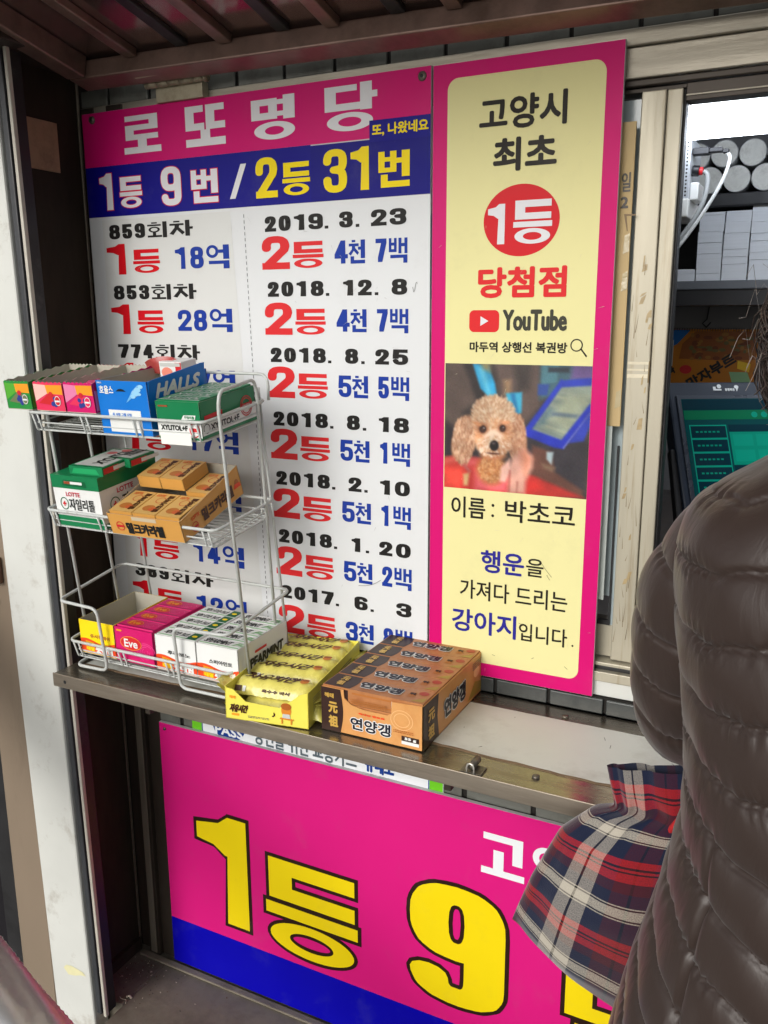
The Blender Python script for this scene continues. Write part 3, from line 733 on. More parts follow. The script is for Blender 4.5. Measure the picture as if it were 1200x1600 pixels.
X0, X1, ZT, ZB = -0.4211, -0.2409, -0.0570, -0.2110
vs = [(X0 + (X1 - X0) * i / PW + .331, -0.0016, ZT + (ZB - ZT) * j_ / PH + .455) for j_ in range(PH + 1) for i in range(PW + 1)]
fs = [(j_ * (PW + 1) + i, (j_ + 1) * (PW + 1) + i, (j_ + 1) * (PW + 1) + i + 1, j_ * (PW + 1) + i + 1) for j_ in range(PH) for i in range(PW)]
me = bpy.data.meshes.new('photograph'); me.from_pydata(vs, [], fs); me.materials.append(pm)
pad = np.pad(img, ((0, 1), (0, 1), (0, 0)), mode='edge')
l = pad / 255; l = np.where(l > 0.04045, ((l + 0.055) / 1.055) ** 2.4, l / 12.92)
ca = me.color_attributes.new('print', 'FLOAT_COLOR', 'POINT')
ca.data.foreach_set('color', np.concatenate([l.reshape(-1, 3), np.ones((l.shape[0] * l.shape[1], 1))], 1).ravel())
po = bpy.data.objects.new('photograph', me); COL.objects.link(po); po.parent = bn

# ---------------------------------------------------------------- panel under the counter
pn = thing('price_panel', (-0.35, 0.0, -1.086), 'hot pink panel with huge yellow numerals and a blue foot below the counter', 'sign')
F = FRONT(-0.002)
b = MB(); b.M = Matrix.Translation((0.35, 0, 1.086))
b.box(-0.9165, 0.30, -0.002, 0.004, -1.0860, -0.6402, EDGE)
b.rect(-0.9163, 0.2998, -1.0000, -0.6404, F, 0.0002, PINK2); b.rect(-0.9163, 0.2998, -1.0858, -1.0001, F, 0.0002, ROYAL)
OUT = ink('outline brown', (44, 26, 18)); G = 0.0062
for m_, gr, of in ((OUT, G, .0004), (YEL, 0.0, .0009)):
    digit(b, F, '1', -0.8505, -0.7525, -0.9725, -0.7775, m_, .0215, .016, off=of, grow=gr)
    syllable(b, F, '등', -0.7180, -0.5530, -0.9830, -0.8215, m_, off=of, grow=gr)
    digit(b, F, '9', -0.4665, -0.3220, -0.9680, -0.7755, m_, .0300, .0145, off=of, grow=gr)
    syllable(b, F, '번', -0.2370, -0.0550, -0.9850, -0.8200, m_, off=of, grow=gr)
WT = ink('panel white', (232, 236, 240))
syllable(b, F, '고', -0.3600, -0.2990, -0.7400, -0.6780, WT, off=.0004); syllable(b, F, '양', -0.2885, -0.2270, -0.7420, -0.6780, WT, off=.0004)
b.build('board', pn)
screw(-0.905 + .35, -0.650 + 1.086, -0.002, pn, .003)
st = thing('transit_sticker', (-0.64, 0.003, -0.66), 'white strip sticker with green ends tucked behind the pink lower panel', 'sticker')
F = FRONT(0.0045)
b = MB(); b.M = Matrix.Translation((0.64, -0.003, 0.66))
b.box(-0.8535, -0.4200, 0.0045, 0.0058, -0.668, -0.585, WT)
GRN = ink('green end', (110, 200, 40)); BD = ink('badge blue', (20, 60, 140))
b.rect(-0.8535, -0.8345, -0.667, -0.586, F, .0002, GRN); b.rect(-0.4405, -0.4205, -0.667, -0.586, F, .0002, GRN)
b.rect(-0.8342, -0.8325, -0.667, -0.586, F, .0002, BD); b.rect(-0.4425, -0.4408, -0.667, -0.586, F, .0002, BD)
b.poly([(-0.820, -0.610), (-0.808, -0.636), (-0.795, -0.646), (-0.770, -0.646), (-0.757, -0.636), (-0.742, -0.610)], F, .0002, BD)
text(b, F, 'PASS', -0.808, -0.755, -0.6385, -0.6225, WT, w=.0008, off=.0005)
text(b, F, '당신을 위한 교통카드', -0.7330, -0.5550, -0.6395, -0.608, ink('grey text', (92, 104, 112)), w=.0006); text(b, F, '유레오', -0.5420, -0.4950, -0.6375, -0.608, BD, w=.0010)
b.build('strip', st)

# ---------------------------------------------------------------- counter shelf
SH = -0.478
sf = thing('counter_shelf', (-0.40, -0.10, SH), 'narrow stainless counter shelf with a worn white board inlay under the signs', 'shelf')
def spart(mb, name, **k):
    mb2 = mb; o = mb2.build(name, sf, **k); o.matrix_parent_inverse = Matrix.Translation((0.40, 0.10, -SH)); return o
b = MB(); b.box(-0.9155, 1.0, -0.2040, -0.0005, SH - 0.004, SH - 0.0008, STEEL); spart(b, 'shelf_top')
b = MB(); b.box(-0.9155, 1.0, -0.2055, -0.2040, SH - 0.0185, SH + 0.0008, STEELF); b.box(-0.9155, -0.914, -0.2040, -0.01, SH - 0.0185, SH - 0.0041, STEELF)
b.disc(-0.893, SH - 0.009, 0.0026, 0.0026, FRONT(-0.2056), 0.0002, RUBBER, 16)
b.box(-0.9140, 1.0, -0.2030, -0.19, SH - 0.0185, SH - 0.017, STEELF); spart(b, 'front_lip', bevel=0.0006)
b = MB()
INLAY = mat('worn white inlay', (212, 213, 206), rough=0.42, var=0.05, vscale=9, dirt=(150, 142, 126), dirt_amt=0.5, dscale=10, dlow=0.52, dhigh=0.74, bump=0.12, bscale=30)
CORE = mat('inlay core', (126, 104, 80), rough=0.8, var=0.25, vscale=80)
n = 150; e0 = [-0.9 + 1.9 * i / n for i in range(n + 1)]
fr = [(x, -0.1585 + 0.004 * math.sin(x * 9) + random.uniform(-0.0009, 0.0009)) for x in e0]
bk = [(x, -0.0345 + 0.002 * math.sin(x * 5 + 1) + random.uniform(-0.0003, 0.0003)) for x in e0]
FT = frame((0, 0, 0), (1, 0, 0), (0, 1, 0))
b.prism(fr + bk[::-1], FT, SH - 0.0007, SH - 0.0002, CORE)
b.poly([(x, y + 0.003 + random.uniform(0, .0012)) for x, y in fr] + bk[::-1], FT, SH - 0.00005, INLAY)
for _ in range(26):
    x, y = random.uniform(-.38, .2), random.uniform(-.145, -.045); L = random.uniform(.002, .008); t = random.uniform(0, 3.1)
    b.tube([(x, y, SH + .0001), (x + L * math.cos(t) * .5, y + L * math.sin(t) * .5 + .0006, SH + .0002), (x + L * math.cos(t), y + L * math.sin(t), SH + .0001)], .00025, mat('grit', (70, 60, 48), rough=.9), n=4)
spart(b, 'board_inlay')
for (x, y) in ((-0.2376, -0.178), (-0.2481, -0.0245), (0.12, -0.178), (-0.62, -0.024)):
    b = MB(); b.tube([(x, y, SH - .0008), (x, y, SH + .0015), (x, y, SH + .0022)], [.0042, .004, .0022], SCREW, n=14); spart(b, 'screw')
for x in (-0.80, -0.35, 0.1):
    b = MB(); b.box(x - .004, x + .004, -0.15, -0.001, SH - .060, SH - .0045, DARKM); spart(b, 'bracket')
cl = thing('latch_clip', (-0.3023, -0.192, SH), 'small steel latch clip standing on the shelf edge right of the brown boxes', 'clip')
b = MB(); b.box(-.012, .012, -.010, .008, -.0006, .0010, SCREW)
b.tube([(-.004, -.011, 0.0), (-.004, -.011, .007), (-.003, -.011, .0105), (0, -.011, .012), (.003, -.011, .0105), (.004, -.011, .007), (.004, -.011, 0.0)], .0011, mat('bright wire', (214, 212, 204), rough=.3, metal=.7), n=8)
b.build('base', cl)
b = MB(); b.tube([(0.0, -.008, .0065), (0.0, .012, .0065)], .0042, SCREW, n=14); b.build('barrel', cl)

# ---------------------------------------------------------------- wire rack
WIRE = mat('white coated wire', (190, 194, 191), rough=0.38, var=0.06, vscale=60, dirt=(140, 134, 120), dirt_amt=0.5, dscale=90, dlow=0.55, dhigh=0.75)
TH = 7.0
RO = Vector((-0.776, -0.168, SH + 0.0025))
RACK_ROT = (R_(TH), 0, 0)
RM4 = Matrix.Translation(RO) @ Matrix.Rotation(R_(TH), 4, 'X')
rack = thing('wire_rack', RO, 'white three tier wire display rack standing on the left end of the counter', 'rack', rot=RACK_ROT)
def arcs(pts, r=0.012, n=6):
    """round the corners of a bent wire"""
    P = [Vector(p) for p in pts]; out = [P[0]]
    for i in range(1, len(P) - 1):
        a, b_ = (P[i - 1] - P[i]), (P[i + 1] - P[i]); ra = min(r, a.length * .45, b_.length * .45)
        s, t = P[i] + a.normalized() * ra, P[i] + b_.normalized() * ra
        for k in range(n + 1):
            w = k / n; out.append(s * (1 - w) ** 2 + P[i] * 2 * w * (1 - w) + t * w * w)
    out.append(P[-1]); return out
def closed_rect(x0, x1, y0, y1, z, r=0.014, n=6):
    p = []
    for cx, cy, a0 in ((x1 - r, y1 - r, 0), (x0 + r, y1 - r, 90), (x0 + r, y0 + r, 180), (x1 - r, y0 + r, 270)):
        p += [(cx + r * math.cos(R_(a0 + 90 * k / n)), cy + r * math.sin(R_(a0 + 90 * k / n)), z) for k in range(n + 1)]
    return p
def basket(x0, x1, zr, zf, back_hoop):
    b = MB()
    b.tube(closed_rect(x0, x1, -0.003, 0.122, zr, .010), .0021, WIRE, closed=True)
    for z in (zf + (zr - zf) * .42, zf + .0005):
        b.tube(closed_rect(x0 + .008, x1 - .006, 0.0015, 0.117, z, .006), .0011, WIRE, n=6, closed=True)
    for k in range(11):                                   # floor wires run front to back, in front they turn up to the rim
        y = 0.006 + k * 0.0106
        b.tube([(x0 + .006, y, zf), (x1 - .006, y, zf)], .0010, WIRE, n=6)
    for f in (.03, .335, .64, .955):
        for d in (-.0045, .0045):
            x = x0 + .004 + (x1 - x0 - .008) * f + d
            b.tube(arcs([(x, -.003, zr), (x + .002, .0005, zf - .0005), (x + .002, .117, zf - .0005), (x, .122, zr)], .004, 3), .0012, WIRE, n=6)
    if back_hoop:
        b.tube(arcs([(x0 + .002, .122, zr), (x0 + .002, .126, zr + .032), (x1 + .004, .126, zr + .032), (x1 + .004, .122, zr)], .018), .0019, WIRE)
    return b.build('basket', rack)
basket(-0.130, 0.150, 0.361, 0.337, True)
basket(-0.131, 0.147, 0.230, 0.207, False)
basket(-0.135, 0.140, 0.037, 0.012, False)
for sx_, xf, xr in ((-1, -.1190, -.1420), (1, .1565, .1470)):
    b = MB(); b.tube(arcs([(xf * 1.0 - .002, .018, 0.004), (xf, .018, .375), (xf, .024, .392), (xr + (.006 if sx_ > 0 else 0), .096, .392), (xr + (.005 if sx_ > 0 else 0), .102, .375), (xr - .006 * sx_, .100, .004)], .016), .0022, WIRE)
    b.build('side_frame', rack)
for xr in (-.101, .136):
    b = MB(); b.tube([(xr + .006, .125, .004), (xr, .128, .375)], .0019, WIRE); b.build('back_upright', rack)
b = MB()
b.tube(arcs([(-.1265, .10, .0015), (-.1265, -.006, .0015), (-.0675, -.006, .0030), (-.0685, -.006, .096), (-.137, -.006, .0985), (-.1385, .122, .103), (.157, .122, .103), (.1465, -.006, .094), (.0605, -.006, .0905), (.0590, -.006, .0035), (.149, -.006, .0045), (.149, .10, .0015)], .012), .0022, WIRE)
b.build('guard_rail', rack)
tg = MB(); tg.box(.088, .133, -.0075, -.0066, .334, .347, mat('price tag', (236, 238, 232), rough=.4, var=.03)); tg.build('price_tag', rack, bevel=.001)

# ---------------------------------------------------------------- boxes of gum and sweets
CW = card('white card', (228, 230, 228)); CG = card('green card', (12, 120, 72)); CGD = card('deep green card', (6, 92, 54)); CI = mat('grey card inside', (176, 172, 158), rough=.7, var=.06, vscale=20)
CGR = card('fresh green card', (84, 168, 52)); CGR2 = card('leaf green card', (40, 140, 60)); CPK = card('raspberry card', (226, 52, 92)); CPL = card('lilac card', (226, 128, 170)); COR = card('orange card', (242, 156, 40)); CYE = card('sunny card', (246, 204, 40))
CBL = card('sky blue card', (10, 116, 208)); CBD = card('deep blue card', (6, 64, 150)); CRD = card('red card', (206, 40, 46)); CTX = card('dark text', (28, 30, 30)); CMA = card('magenta card', (206, 20, 104)); CMB = card('deep magenta card', (160, 12, 84))
CYW = card('yellow card', (250, 218, 20)); CVE = card('vermilion card', (232, 74, 30)); CCA = card('caramel card', (200, 152, 80)); CCB = card('caramel brown', (176, 108, 50)); CLG = card('light card grey', (196, 198, 194)); CGM = card('mint green', (150, 200, 150))

def fr_front(x0, y, z0): return frame((x0, y, z0), (1, 0, 0), (0, 0, 1))
def fr_right(x, y0, z0): return frame((x, y0, z0), (0, 1, 0), (0, 0, 1))
def fr_top(x0, y0, z): return frame((x0, y0, z), (1, 0, 0), (0, 1, 0))
def open_tray(b, w, d, hf, hb, outer, inner, t=.0009, serrate=False):
    """open card box: floor and four thin walls, front height hf, back height hb"""
    b.box(0, w, 0, d, 0, t, inner)
    def wall(p0, p1, h0, h1, th):
        v = Vector(p1) - Vector(p0); L = v.length; F = frame((p0[0], p0[1], 0), (v.x, v.y, 0), (0, 0, 1))
        top = [(L * k / 14, h0 + (h1 - h0) * k / 14 + ((.0012 if k % 2 else -.0006) if serrate else 0)) for k in range(15)]
        pts = [(0, t), (L, t)] + top[::-1]
        b.prism(pts, F, -th, -th * .5, inner); b.prism(pts, F, -th * .49, 0, outer)
    wall((0, 0), (w, 0), hf, hf, t); wall((w, 0), (w, d), hf, hb, t); wall((w, d), (0, d), hb, hb, t); wall((0, d), (0, 0), hb, hf, t)

def on_rack(name, lx, ly, lz, label, cat, tilt=0.0, rz=0.0, group=None):
    p = RM4 @ Vector((lx, ly, lz))
    return thing(name, p, label, cat, group, rot=(R_(TH + tilt), 0, R_(rz)))

# ---- top tier
def fruit_box(lx, label, c1, c2, accent, w=.044, h=.036, rz=0, lz=.3640, d=.112):
    t = on_rack('candy_box', lx, -.004, lz, label, 'sweets box', rz=rz)
    b = MB(); open_tray(b, w, d, h, h + .002, c1, CI, serrate=True)
    Ff = fr_front(0, -.00005, 0); Fr = fr_right(w + .00005, 0, 0)
    b.poly([(.001, .012), (w * .45, h * .62), (w * .42, h - .003), (.001, h - .002)], Ff, .0002, c2)
    b.poly([(w * .45, h * .62), (w - .001, h * .60), (w - .001, h - .0025), (w * .42, h - .003)], Ff, .00025, COR)
    b.poly([(w * .12, h * .28), (w * .5, h * .62), (w * .9, h * .5), (w * .75, h * .2)], Ff, .0004, accent)
    for k in range(7): b.disc(w * .62 + random.uniform(-.006, .004), h * .33 + random.uniform(-.004, .005), .0028, .0028, Ff, .00055 + k * 2e-5, card('berry blue', (48, 60, 140)), 14)
    b.disc(w * .78, h * .38, .0050, .0062, Ff, .0008, CW, 20); b.disc(w * .78, h * .38, .0042, .0053, Ff, .00095, accent, 20); b.rect(w * .70, w * .86, h * .34, h * .40, Ff, .0011, CW)
    b.disc(w * .58, h * .60, .0035, .0032, Ff, .0007, CRD, 16)
    b.poly([(0.002, .003), (d - .002, .003), (d - .002, h * .8), (0.03, h * .6), (.002, h * .75)], Fr, .0002, c2)
    b.build('carton', t); return t
fruit_box(-.1615, 'green open fruit sweets box hanging over the left end of the top tier', CGR2, CGR, card('olive', (110, 120, 84)))
fruit_box(-.1100, 'red open fruit sweets box with a berry badge, next to the green box', CPK, card('blush card', (244, 190, 180)), CRD, w=.050)
fruit_box(-.0585, 'lilac and pink open fruit sweets box left of the blue one', CMA, CPL, CPK, w=.048, h=.037)
t = on_rack('sweet_pack', -.085, .030, .3895, 'pink cellophane sweets pack lying on the fruit boxes', 'sweets pack')
b = MB(); V = [[(x, y, .006 * math.sin(math.pi * i / 12) * (0.5 + .5 * math.sin(math.pi * j / 8)) + .0015 * math.sin(i * 2.1 + j)) for j, y in enumerate(np.linspace(0, .028, 9))] for i, x in enumerate(np.linspace(0, .058, 13))]
b.grid(V, mat('pink cellophane', (232, 92, 140), rough=.2, var=.25, vscale=60, bump=.4)); b.grid([[(p[0], p[1], -0.001) for p in r] for r in V], MATS['pink cellophane']); b.build('wrap', t)
# blue throat sweets box, upright with a lifted side flap
t = on_rack('candy_box', -.0085, .001, .3385, 'tall blue throat sweets box with open flaps and a white label', 'sweets box')
b = MB(); w, h, d = .0785, .066, .112
open_tray(b, w, d, h, h - .004, CBL, CI)
Ff = fr_front(0, -.00005, 0); Fr = fr_right(w + .00005, 0, 0)
b.poly([(w * .45, h * .5), (w, h * .4), (w, .001), (w * .5, .001)], Ff, .0002, CBD) if False else None
b.rect(.014, .064, .004, .031, Ff, .0003, CW); text(b, Ff, '목 사랑 그릴 사탕', .020, .050, .0235, .0275, CBL, w=.0001, off=.0006)
text(b, Ff, '호올스', .0045, .0265, .0500, .0600, CW, w=.0003, off=.0005); text(b, Ff, 'HALLS', .0025, .0095, .0625, .0645, CW, w=.0001, off=.0005)
b.poly([(.030, .0535), (.034, .0560), (.038, .0568), (.042, .0560), (.046, .0535)], Ff, .0004, CTX)
for k, (x, y, r) in enumerate(((.060, .052, .006), (.064, .056, .005), (.069, .060, .004), (.056, .048, .004), (.066, .051, .003))): b.disc(x, y, r, r * .6, Ff, .0003 + k * 3e-5, card('ice blue', (150, 206, 240)), 14)
b.poly([(.044, .040), (.060, .050), (.066, .0625), (.056, .055)], Ff, .00026, card('pale blue', (110, 180, 232)))
b.build('carton', t)
b = MB(); Fl = frame((w + .0008, .002, h - .001), (.10, .995, .02), (.10, -.01, .985))
b.prism([(0, -.052), (.090, -.054), (.094, .006), (.088, .0065), (.004, .0015), (0, .001)], Fl, 0.0, .0008, CBL)
text(b, Fl, 'HALLS', .012, .084, -.0215, -.0035, CW, w=.0012, off=.0013, shear=.25)
b.build('flap', t)
t = on_rack('carton_box', .010, .095, .385, 'small white and red carton peeping up behind the blue sweets box', 'carton')
b = MB(); b.box(0, .036, 0, .03, 0, .026, CW); Ff = fr_front(0, -.0001, 0); b.disc(.012, .012, .009, .007, Ff, .0002, card('salmon', (232, 140, 120)), 18); b.rect(.026, .0355, .001, .025, Ff, .0002, CRD); b.rect(.002, .034, .020, .0245, Ff, .0003, CLG); b.build('carton', t, bevel=.0006)
t = on_rack('candy_box', -.020, .102, .3935, 'dull red crumpled pouch at the back of the top tier', 'pouch')
b = MB(); V = [[(.0 + .055 * u, .003 * math.sin(7 * u + 3 * v), .022 * v * (1 - .35 * (2 * u - 1) ** 2)) for v in np.linspace(0, 1, 7)] for u in np.linspace(0, 1, 13)]
b.grid(V, mat('dusty red foil', (170, 70, 66), rough=.35, var=.2, vscale=50, bump=.5)); b.grid([[(p[0], p[1] + .006, p[2]) for p in r] for r in V], MATS['dusty red foil']); b.build('pouch', t)
# xylitol gum tray
t = on_rack('gum_box', .0790, .001, .3385, 'low green and white gum tray at the right end of the top tier', 'gum box')
b = MB(); w, h, d = .0640, .0445, .108
open_tray(b, w, d, h, h - .001, CG, CI); Ff = fr_front(0, -.00005, 0); Fr = fr_right(w + .00005, 0, 0)
b.rect(0.0003, w - .0003, .0015, .0215, Ff, .0002, CW); b.rect(.0003, w - .0003, .0003, .0030, Ff, .0004, CG)
text(b, Ff, 'XYLITOL+F', .005, .044, .0105, .0170, CTX, w=.0004, off=.0006); b.ring(.054, .012, .0075, .0085, .0012, .0012, Ff, .0006, CRD); b.rect(.048, .060, .010, .0145, Ff, .0007, CRD)
b.poly([(.036, .0235), (.056, .0245), (.0575, .0295), (.040, .0290)], Ff, .0004, CW); text(b, Ff, '자일리톨', .041, .0555, .0250, .0285, CG, w=.0001, off=.0007); b.rect(.004, .018, .038, .0400, Ff, .0004, card('rusty text', (150, 70, 40)))
b.poly([(.0005, .005), (d - .0005, .005), (d - .0005, .0245), (.0005, .0215)], Fr, .0002, CW)
text(b, Fr, 'XYLITOL+F', .016, .072, .0085, .0165, CTX, w=.0004, off=.0006); b.ring(.0085, .0125, .0058, .0058, .0009, .0009, Fr, .0006, CTX); b.poly([(.006, .0225), (.040, .0235), (.040, .0285), (.006, .0275)], Fr, .0005, CRD)
b.ring(.088, .0225, .0125, .0125, .0014, .0014, Fr, .0006, CRD); b.ring(.088, .0225, .0098, .0098, .0012, .0012, Fr, .0006, CRD); b.rect(.0775, .0985, .019, .026, Fr, .0008, CRD); text(b, Fr, 'XYLITOL', .0790, .0970, .0205, .0245, CW, w=.0001, off=.0010)
b.build('carton', t)
XG = 'green gum packs in the top tier tray'
ordl = ['nearest', 'second', 'middle', 'fourth', 'rearmost']
def gum_pack(name, w, d, h, body, band, label, words=None, wc=None, leaf=None):
    t = thing(name, (0, 0, 0), label, 'gum pack')
    b = MB(); b.box(0, w, 0, d, 0, h, body); Ft = fr_top(0, 0, h + .00003)
    b.rect(w * .02, w * .98, d * .04, d * .16, Ft, .0001, band)
    if words: text(b, Ft, words, w * .08, w * (.72 if leaf else .92), d * .25, d * .80, wc or CTX, w=.0003, off=.0003, shear=.12)
    if leaf:
        for k in range(6):
            x, y = w * (.76 + .035 * k), d * (.3 + .4 * ((k * 7) % 5) / 5); b.poly([(x, y), (x + .0035, y + .0012), (x + .0065, y + .0045), (x + .002, y + .0035)], Ft, .0003 + k * 2e-5, leaf)
    b.build('wrapper', t, bevel=.0012); return t
x0 = None
for k in range(5):
    p = RM4 @ Vector((.0805, .004 + k * .0205, .3385 + .0345)); lb = f'green flat gum pack, {ordl[k]} of five in the top tier tray'
    if x0 is None: x0 = gum_pack('gum_pack', .061, .0195, .0115, CG, CLG, lb, 'XYLITOL', CLG); x0.location = p; x0.rotation_euler = RACK_ROT; x0['group'] = XG
    else: copy_thing(x0, p, RACK_ROT, lb, XG)

# ---- middle tier
t = on_rack('gum_box', -.1140, .001, .2090, 'white gum box with green lid on the middle tier', 'gum box')
b = MB(); w, h, d = .0800, .0700, .108
b.box(0, w, 0, d, 0, h - .002, CW); b.box(-.0006, w + .0006, -.0006, d + .0006, h - .0175, h, CG)
b.rect(.0004, w - .0004, .0004, .0150, fr_front(0, 0, 0), .0003, CG)
Ff = fr_front(0, 0, 0); Fr = fr_right(w, 0, 0)
text(b, Ff, 'LOTTE', .022, .046, .0420, .0480, card('crimson text', (196, 20, 60)), w=.0002); b.ring(.0165, .0315, .0072, .0085, .0011, .0012, Ff, .0006, CGD); b.rect(.0135, .0195, .0305, .0325, Ff, .0008, CRD); b.rect(.0156, .0174, .0282, .0348, Ff, .00085, CRD)
text(b, Ff, '자일리톨', .0250, .0690, .0235, .0395, CTX, w=.0003)
b.poly([(.0185, .0565), (.0605, .0560), (.0595, .0635), (.0205, .0640)], fr_front(0, -.0006, 0), .0003, CGD); b.rect(.0225, .0535, .0590, .0625, fr_front(0, -.0006, 0), .0005, CW); b.rect(.0225, .0330, .0590, .0625, fr_front(0, -.0006, 0), .0007, card('rusty text', (150, 70, 40)))
text(b, Fr, 'LOTTE', .030, .060, .0420, .0490, MATS['crimson text'], w=.0002); b.ring(.0240, .0290, .0090, .0095, .0013, .0013, Fr, .0006, CGD); b.rect(.0205, .0275, .0280, .0302, Fr, .0008, CRD); b.rect(.0230, .0252, .0255, .0328, Fr, .00085, CRD)
text(b, Fr, '자일리톨', .0370, .0950, .0205, .0385, CTX, w=.0004); b.rect(.001, d - .001, .0006, .0080, Fr, .0003, CG)
b.build('carton', t, bevel=.0007)
for lx, ly, lz, lb, rz in ((-.0845, .006, .2796, 'flat green gum pack with barcode lying on the green lidded box', 2), (-.0760, .052, .2796, 'second flat green gum pack, half behind on the green lidded box', -3)):
    t = on_rack('gum_pack', lx, ly, lz, lb, 'gum pack', rz=rz, group='gum packs on the green lidded box')
    b = MB(); w, d, h = .055, (.085 if ly < .03 else .045), .0115; b.box(0, w, 0, d, 0, h, CG)
    Ft = fr_top(0, 0, h); b.rect(.003, w - .003, .006, d - .004, Ft, .0002, CLG); text(b, frame((w - .006, .010, h), (0, 1, 0), (-1, 0, 0)), 'XYLITOL', .004, d * .82, .006, .024, CTX, w=.0008, off=.0005)
    b.disc(w * .3, d * .75, .008, .006, Ft, .0005, card('rose', (206, 110, 110)), 18)
    Fr = fr_right(w, 0, 0); b.rect(.002, .030, .002, .0095, Fr, .0002, CRD); b.rect(.020, .052, .0035, .0085, Fr, .0004, CW); b.rect(.056, d - .002, .0015, .0105, Fr, .0004, CW) if d > .06 else None
    if d > .06:
        for k in range(12): b.rect(.059 + k * .0019, .0600 + k * .0019, .0028, .0095, Fr, .0006, CTX)
    Ff = fr_front(0, 0, 0); b.poly([(.004, .002), (w - .006, .002), (w - .010, .009), (.008, .009)], Ff, .0002, card('bright green', (30, 160, 96)))
    b.build('carton', t, bevel=.0008)
ct = on_rack('caramel_tray', -.0185, -.002, .2085, 'orange caramel tray propped up at the back on the middle tier', 'sweets box', tilt=11.0)
w, h, d = .1165, .0300, .128
CTR = card('tan orange card', (212, 156, 78))
b = MB(); open_tray(b, w, d, h, h + .012, CTR, CI); Ff = fr_front(0, -.00005, 0); Fr = fr_right(w + .00005, 0, 0)
b.rect(.040, w * .68, h * .80, h - .0008, Ff, .0003, card('buff', (206, 190, 160))); b.ring(.018, .0135, .0065, .0065, .001, .001, Ff, .0006, CRD); b.rect(.0125, .0235, .012, .0152, Ff, .0008, CRD)
text(b, Ff, '밀크카라멜', .028, .088, .004, .0205, CTX, w=.0008); text(b, Fr, '밀크카라멜', .040, .108, .0075, .0245, card('chocolate text', (74, 40, 20)), w=.0008); text(b, Fr, 'LOTTE', .020, .036, .020, .025, card('orange red text', (214, 90, 30)), w=.0004)
b.ring(.024, .010, .0065, .0065, .001, .001, Fr, .0006, CRD); b.rect(.019, .029, .0085, .0115, Fr, .0008, CRD); b.disc(.118, .021, .0045, .0055, Fr, .0005, CCB, 16); b.poly([(.110, .015), (.126, .014), (.124, .020), (.113, .021)], Fr, .0006, CVE)
b.build('carton', ct)
CM4 = Matrix.Translation(RM4 @ Vector((-.0185, -.002, .2085))) @ Matrix.Rotation(R_(TH + 11), 4, 'X')
CG_ = 'caramel packs in the orange tray'
def caramel(label):
    t = thing('caramel_pack', (0, 0, 0), label, 'caramel pack'); w, d, h = .0365, .052, .0160
    b = MB(); b.box(0, w, 0, d, 0, h, CCA); Ft = fr_top(0, 0, h); b.rect(.001, w - .001, .001, d - .001, Ft, .0001, card('pale caramel', (204, 164, 98)))
    b.ring(w * .52, d * .66, .007, .007, .0012, .0012, Ft, .0003, card('brick print', (190, 92, 50))); b.disc(w * .42, d * .28, .009, .007, Ft, .0003, CCB, 18); b.disc(w * .62, d * .24, .006, .005, Ft, .00036, card('brick print', (190, 92, 50)), 14)
    text(b, frame((w * .96, d * .06, h), (0, 1, 0), (-1, 0, 0)), '밀크카라멜', .003, d * .85, .002, .011, card('chocolate text', (74, 40, 20)), w=.0006, off=.0005)
    text(b, Ft, 'LOTTE', w * .14, w * .5, d * .82, d * .93, card('orange red text', (214, 90, 30)), w=.0002, off=.0004)
    b.rect(.001, w - .001, .001, h - .001, fr_front(0, 0, 0), .0002, CTR)
    b.build('carton', t, bevel=.0008); return t
cp = None
for name, px, py, pz in (('left pack of the front row', .0020, .004, .0165), ('centre pack of the front row', .0395, .004, .0165), ('right pack of the front row', .0770, .004, .0165),
                         ('left pack of the back row', .0020, .066, .0330), ('centre pack of the back row', .0395, .066, .0330), ('right pack of the back row, lying lower', .0770, .066, .0165)):
    lb = f'orange caramel pack, {name} in the tray'; p = CM4 @ Vector((px, py, pz)); r = (R_(TH + 11), 0, 0)
    if cp is None: cp = caramel(lb); cp.location = p; cp.rotation_euler = r; cp['group'] = CG_
    else: copy_thing(cp, p, r, lb, CG_)

# ---- bottom tier
BT = -4.5
def B4(lx, ly, lz): return Matrix.Translation(RM4 @ Vector((lx, ly, lz))) @ Matrix.Rotation(R_(TH + BT), 4, 'X')
BROT = (R_(TH + BT), 0, 0)
def gum_front(b, F, w, h, big, small, sc):
    wave = [(w * k / 16, h * (.40 + .06 * math.sin(6.28 * k / 16 + .6))) for k in range(17)]
    b.poly([(0.0004, .0006 + h * .02), (w - .0004, .0006 + h * .02)] + wave[::-1], F, .0002, CVE)
    b.poly([(w * .14, h * .12), (w * .40, h * .08), (w * .40, h * .36), (w * .15, h * .40)], F, .0004, COR)
    text(b, F, '껌의', w * .16, w * .37, h * .25, h * .36, CYW, w=.0004, off=.0006); text(b, F, '대명', w * .17, w * .38, h * .10, h * .22, CYW, w=.0004, off=.0006)
    text(b, F, '롯데껌', w * .42, w * .92, h * .06, h * .34, CW, w=.0009, off=.0007)
    text(b, F, small, w * .30, w * .86, h * .50, h * .62, sc, w=.0002, off=.0005)
def bottom_box(lx, label, c, w, h=.0495, d=.112):
    t = thing('gum_box', RM4 @ Vector((lx, .002, .0190)), label, 'gum box', rot=BROT); return t, MB(), w, h, d
t, b, w, h, d = bottom_box(-.1190, 'open yellow gum box, nearly empty, at the left of the bottom tier', CYW, .0630)
open_tray(b, w, d, h, h + .002, CYW, CI); gum_front(b, fr_front(0, -.00005, 0), w, h, '', '쥬시후레쉬', CCB); b.build('carton', t)
YG = 'yellow gum packs in the nearly empty box'; yp = None
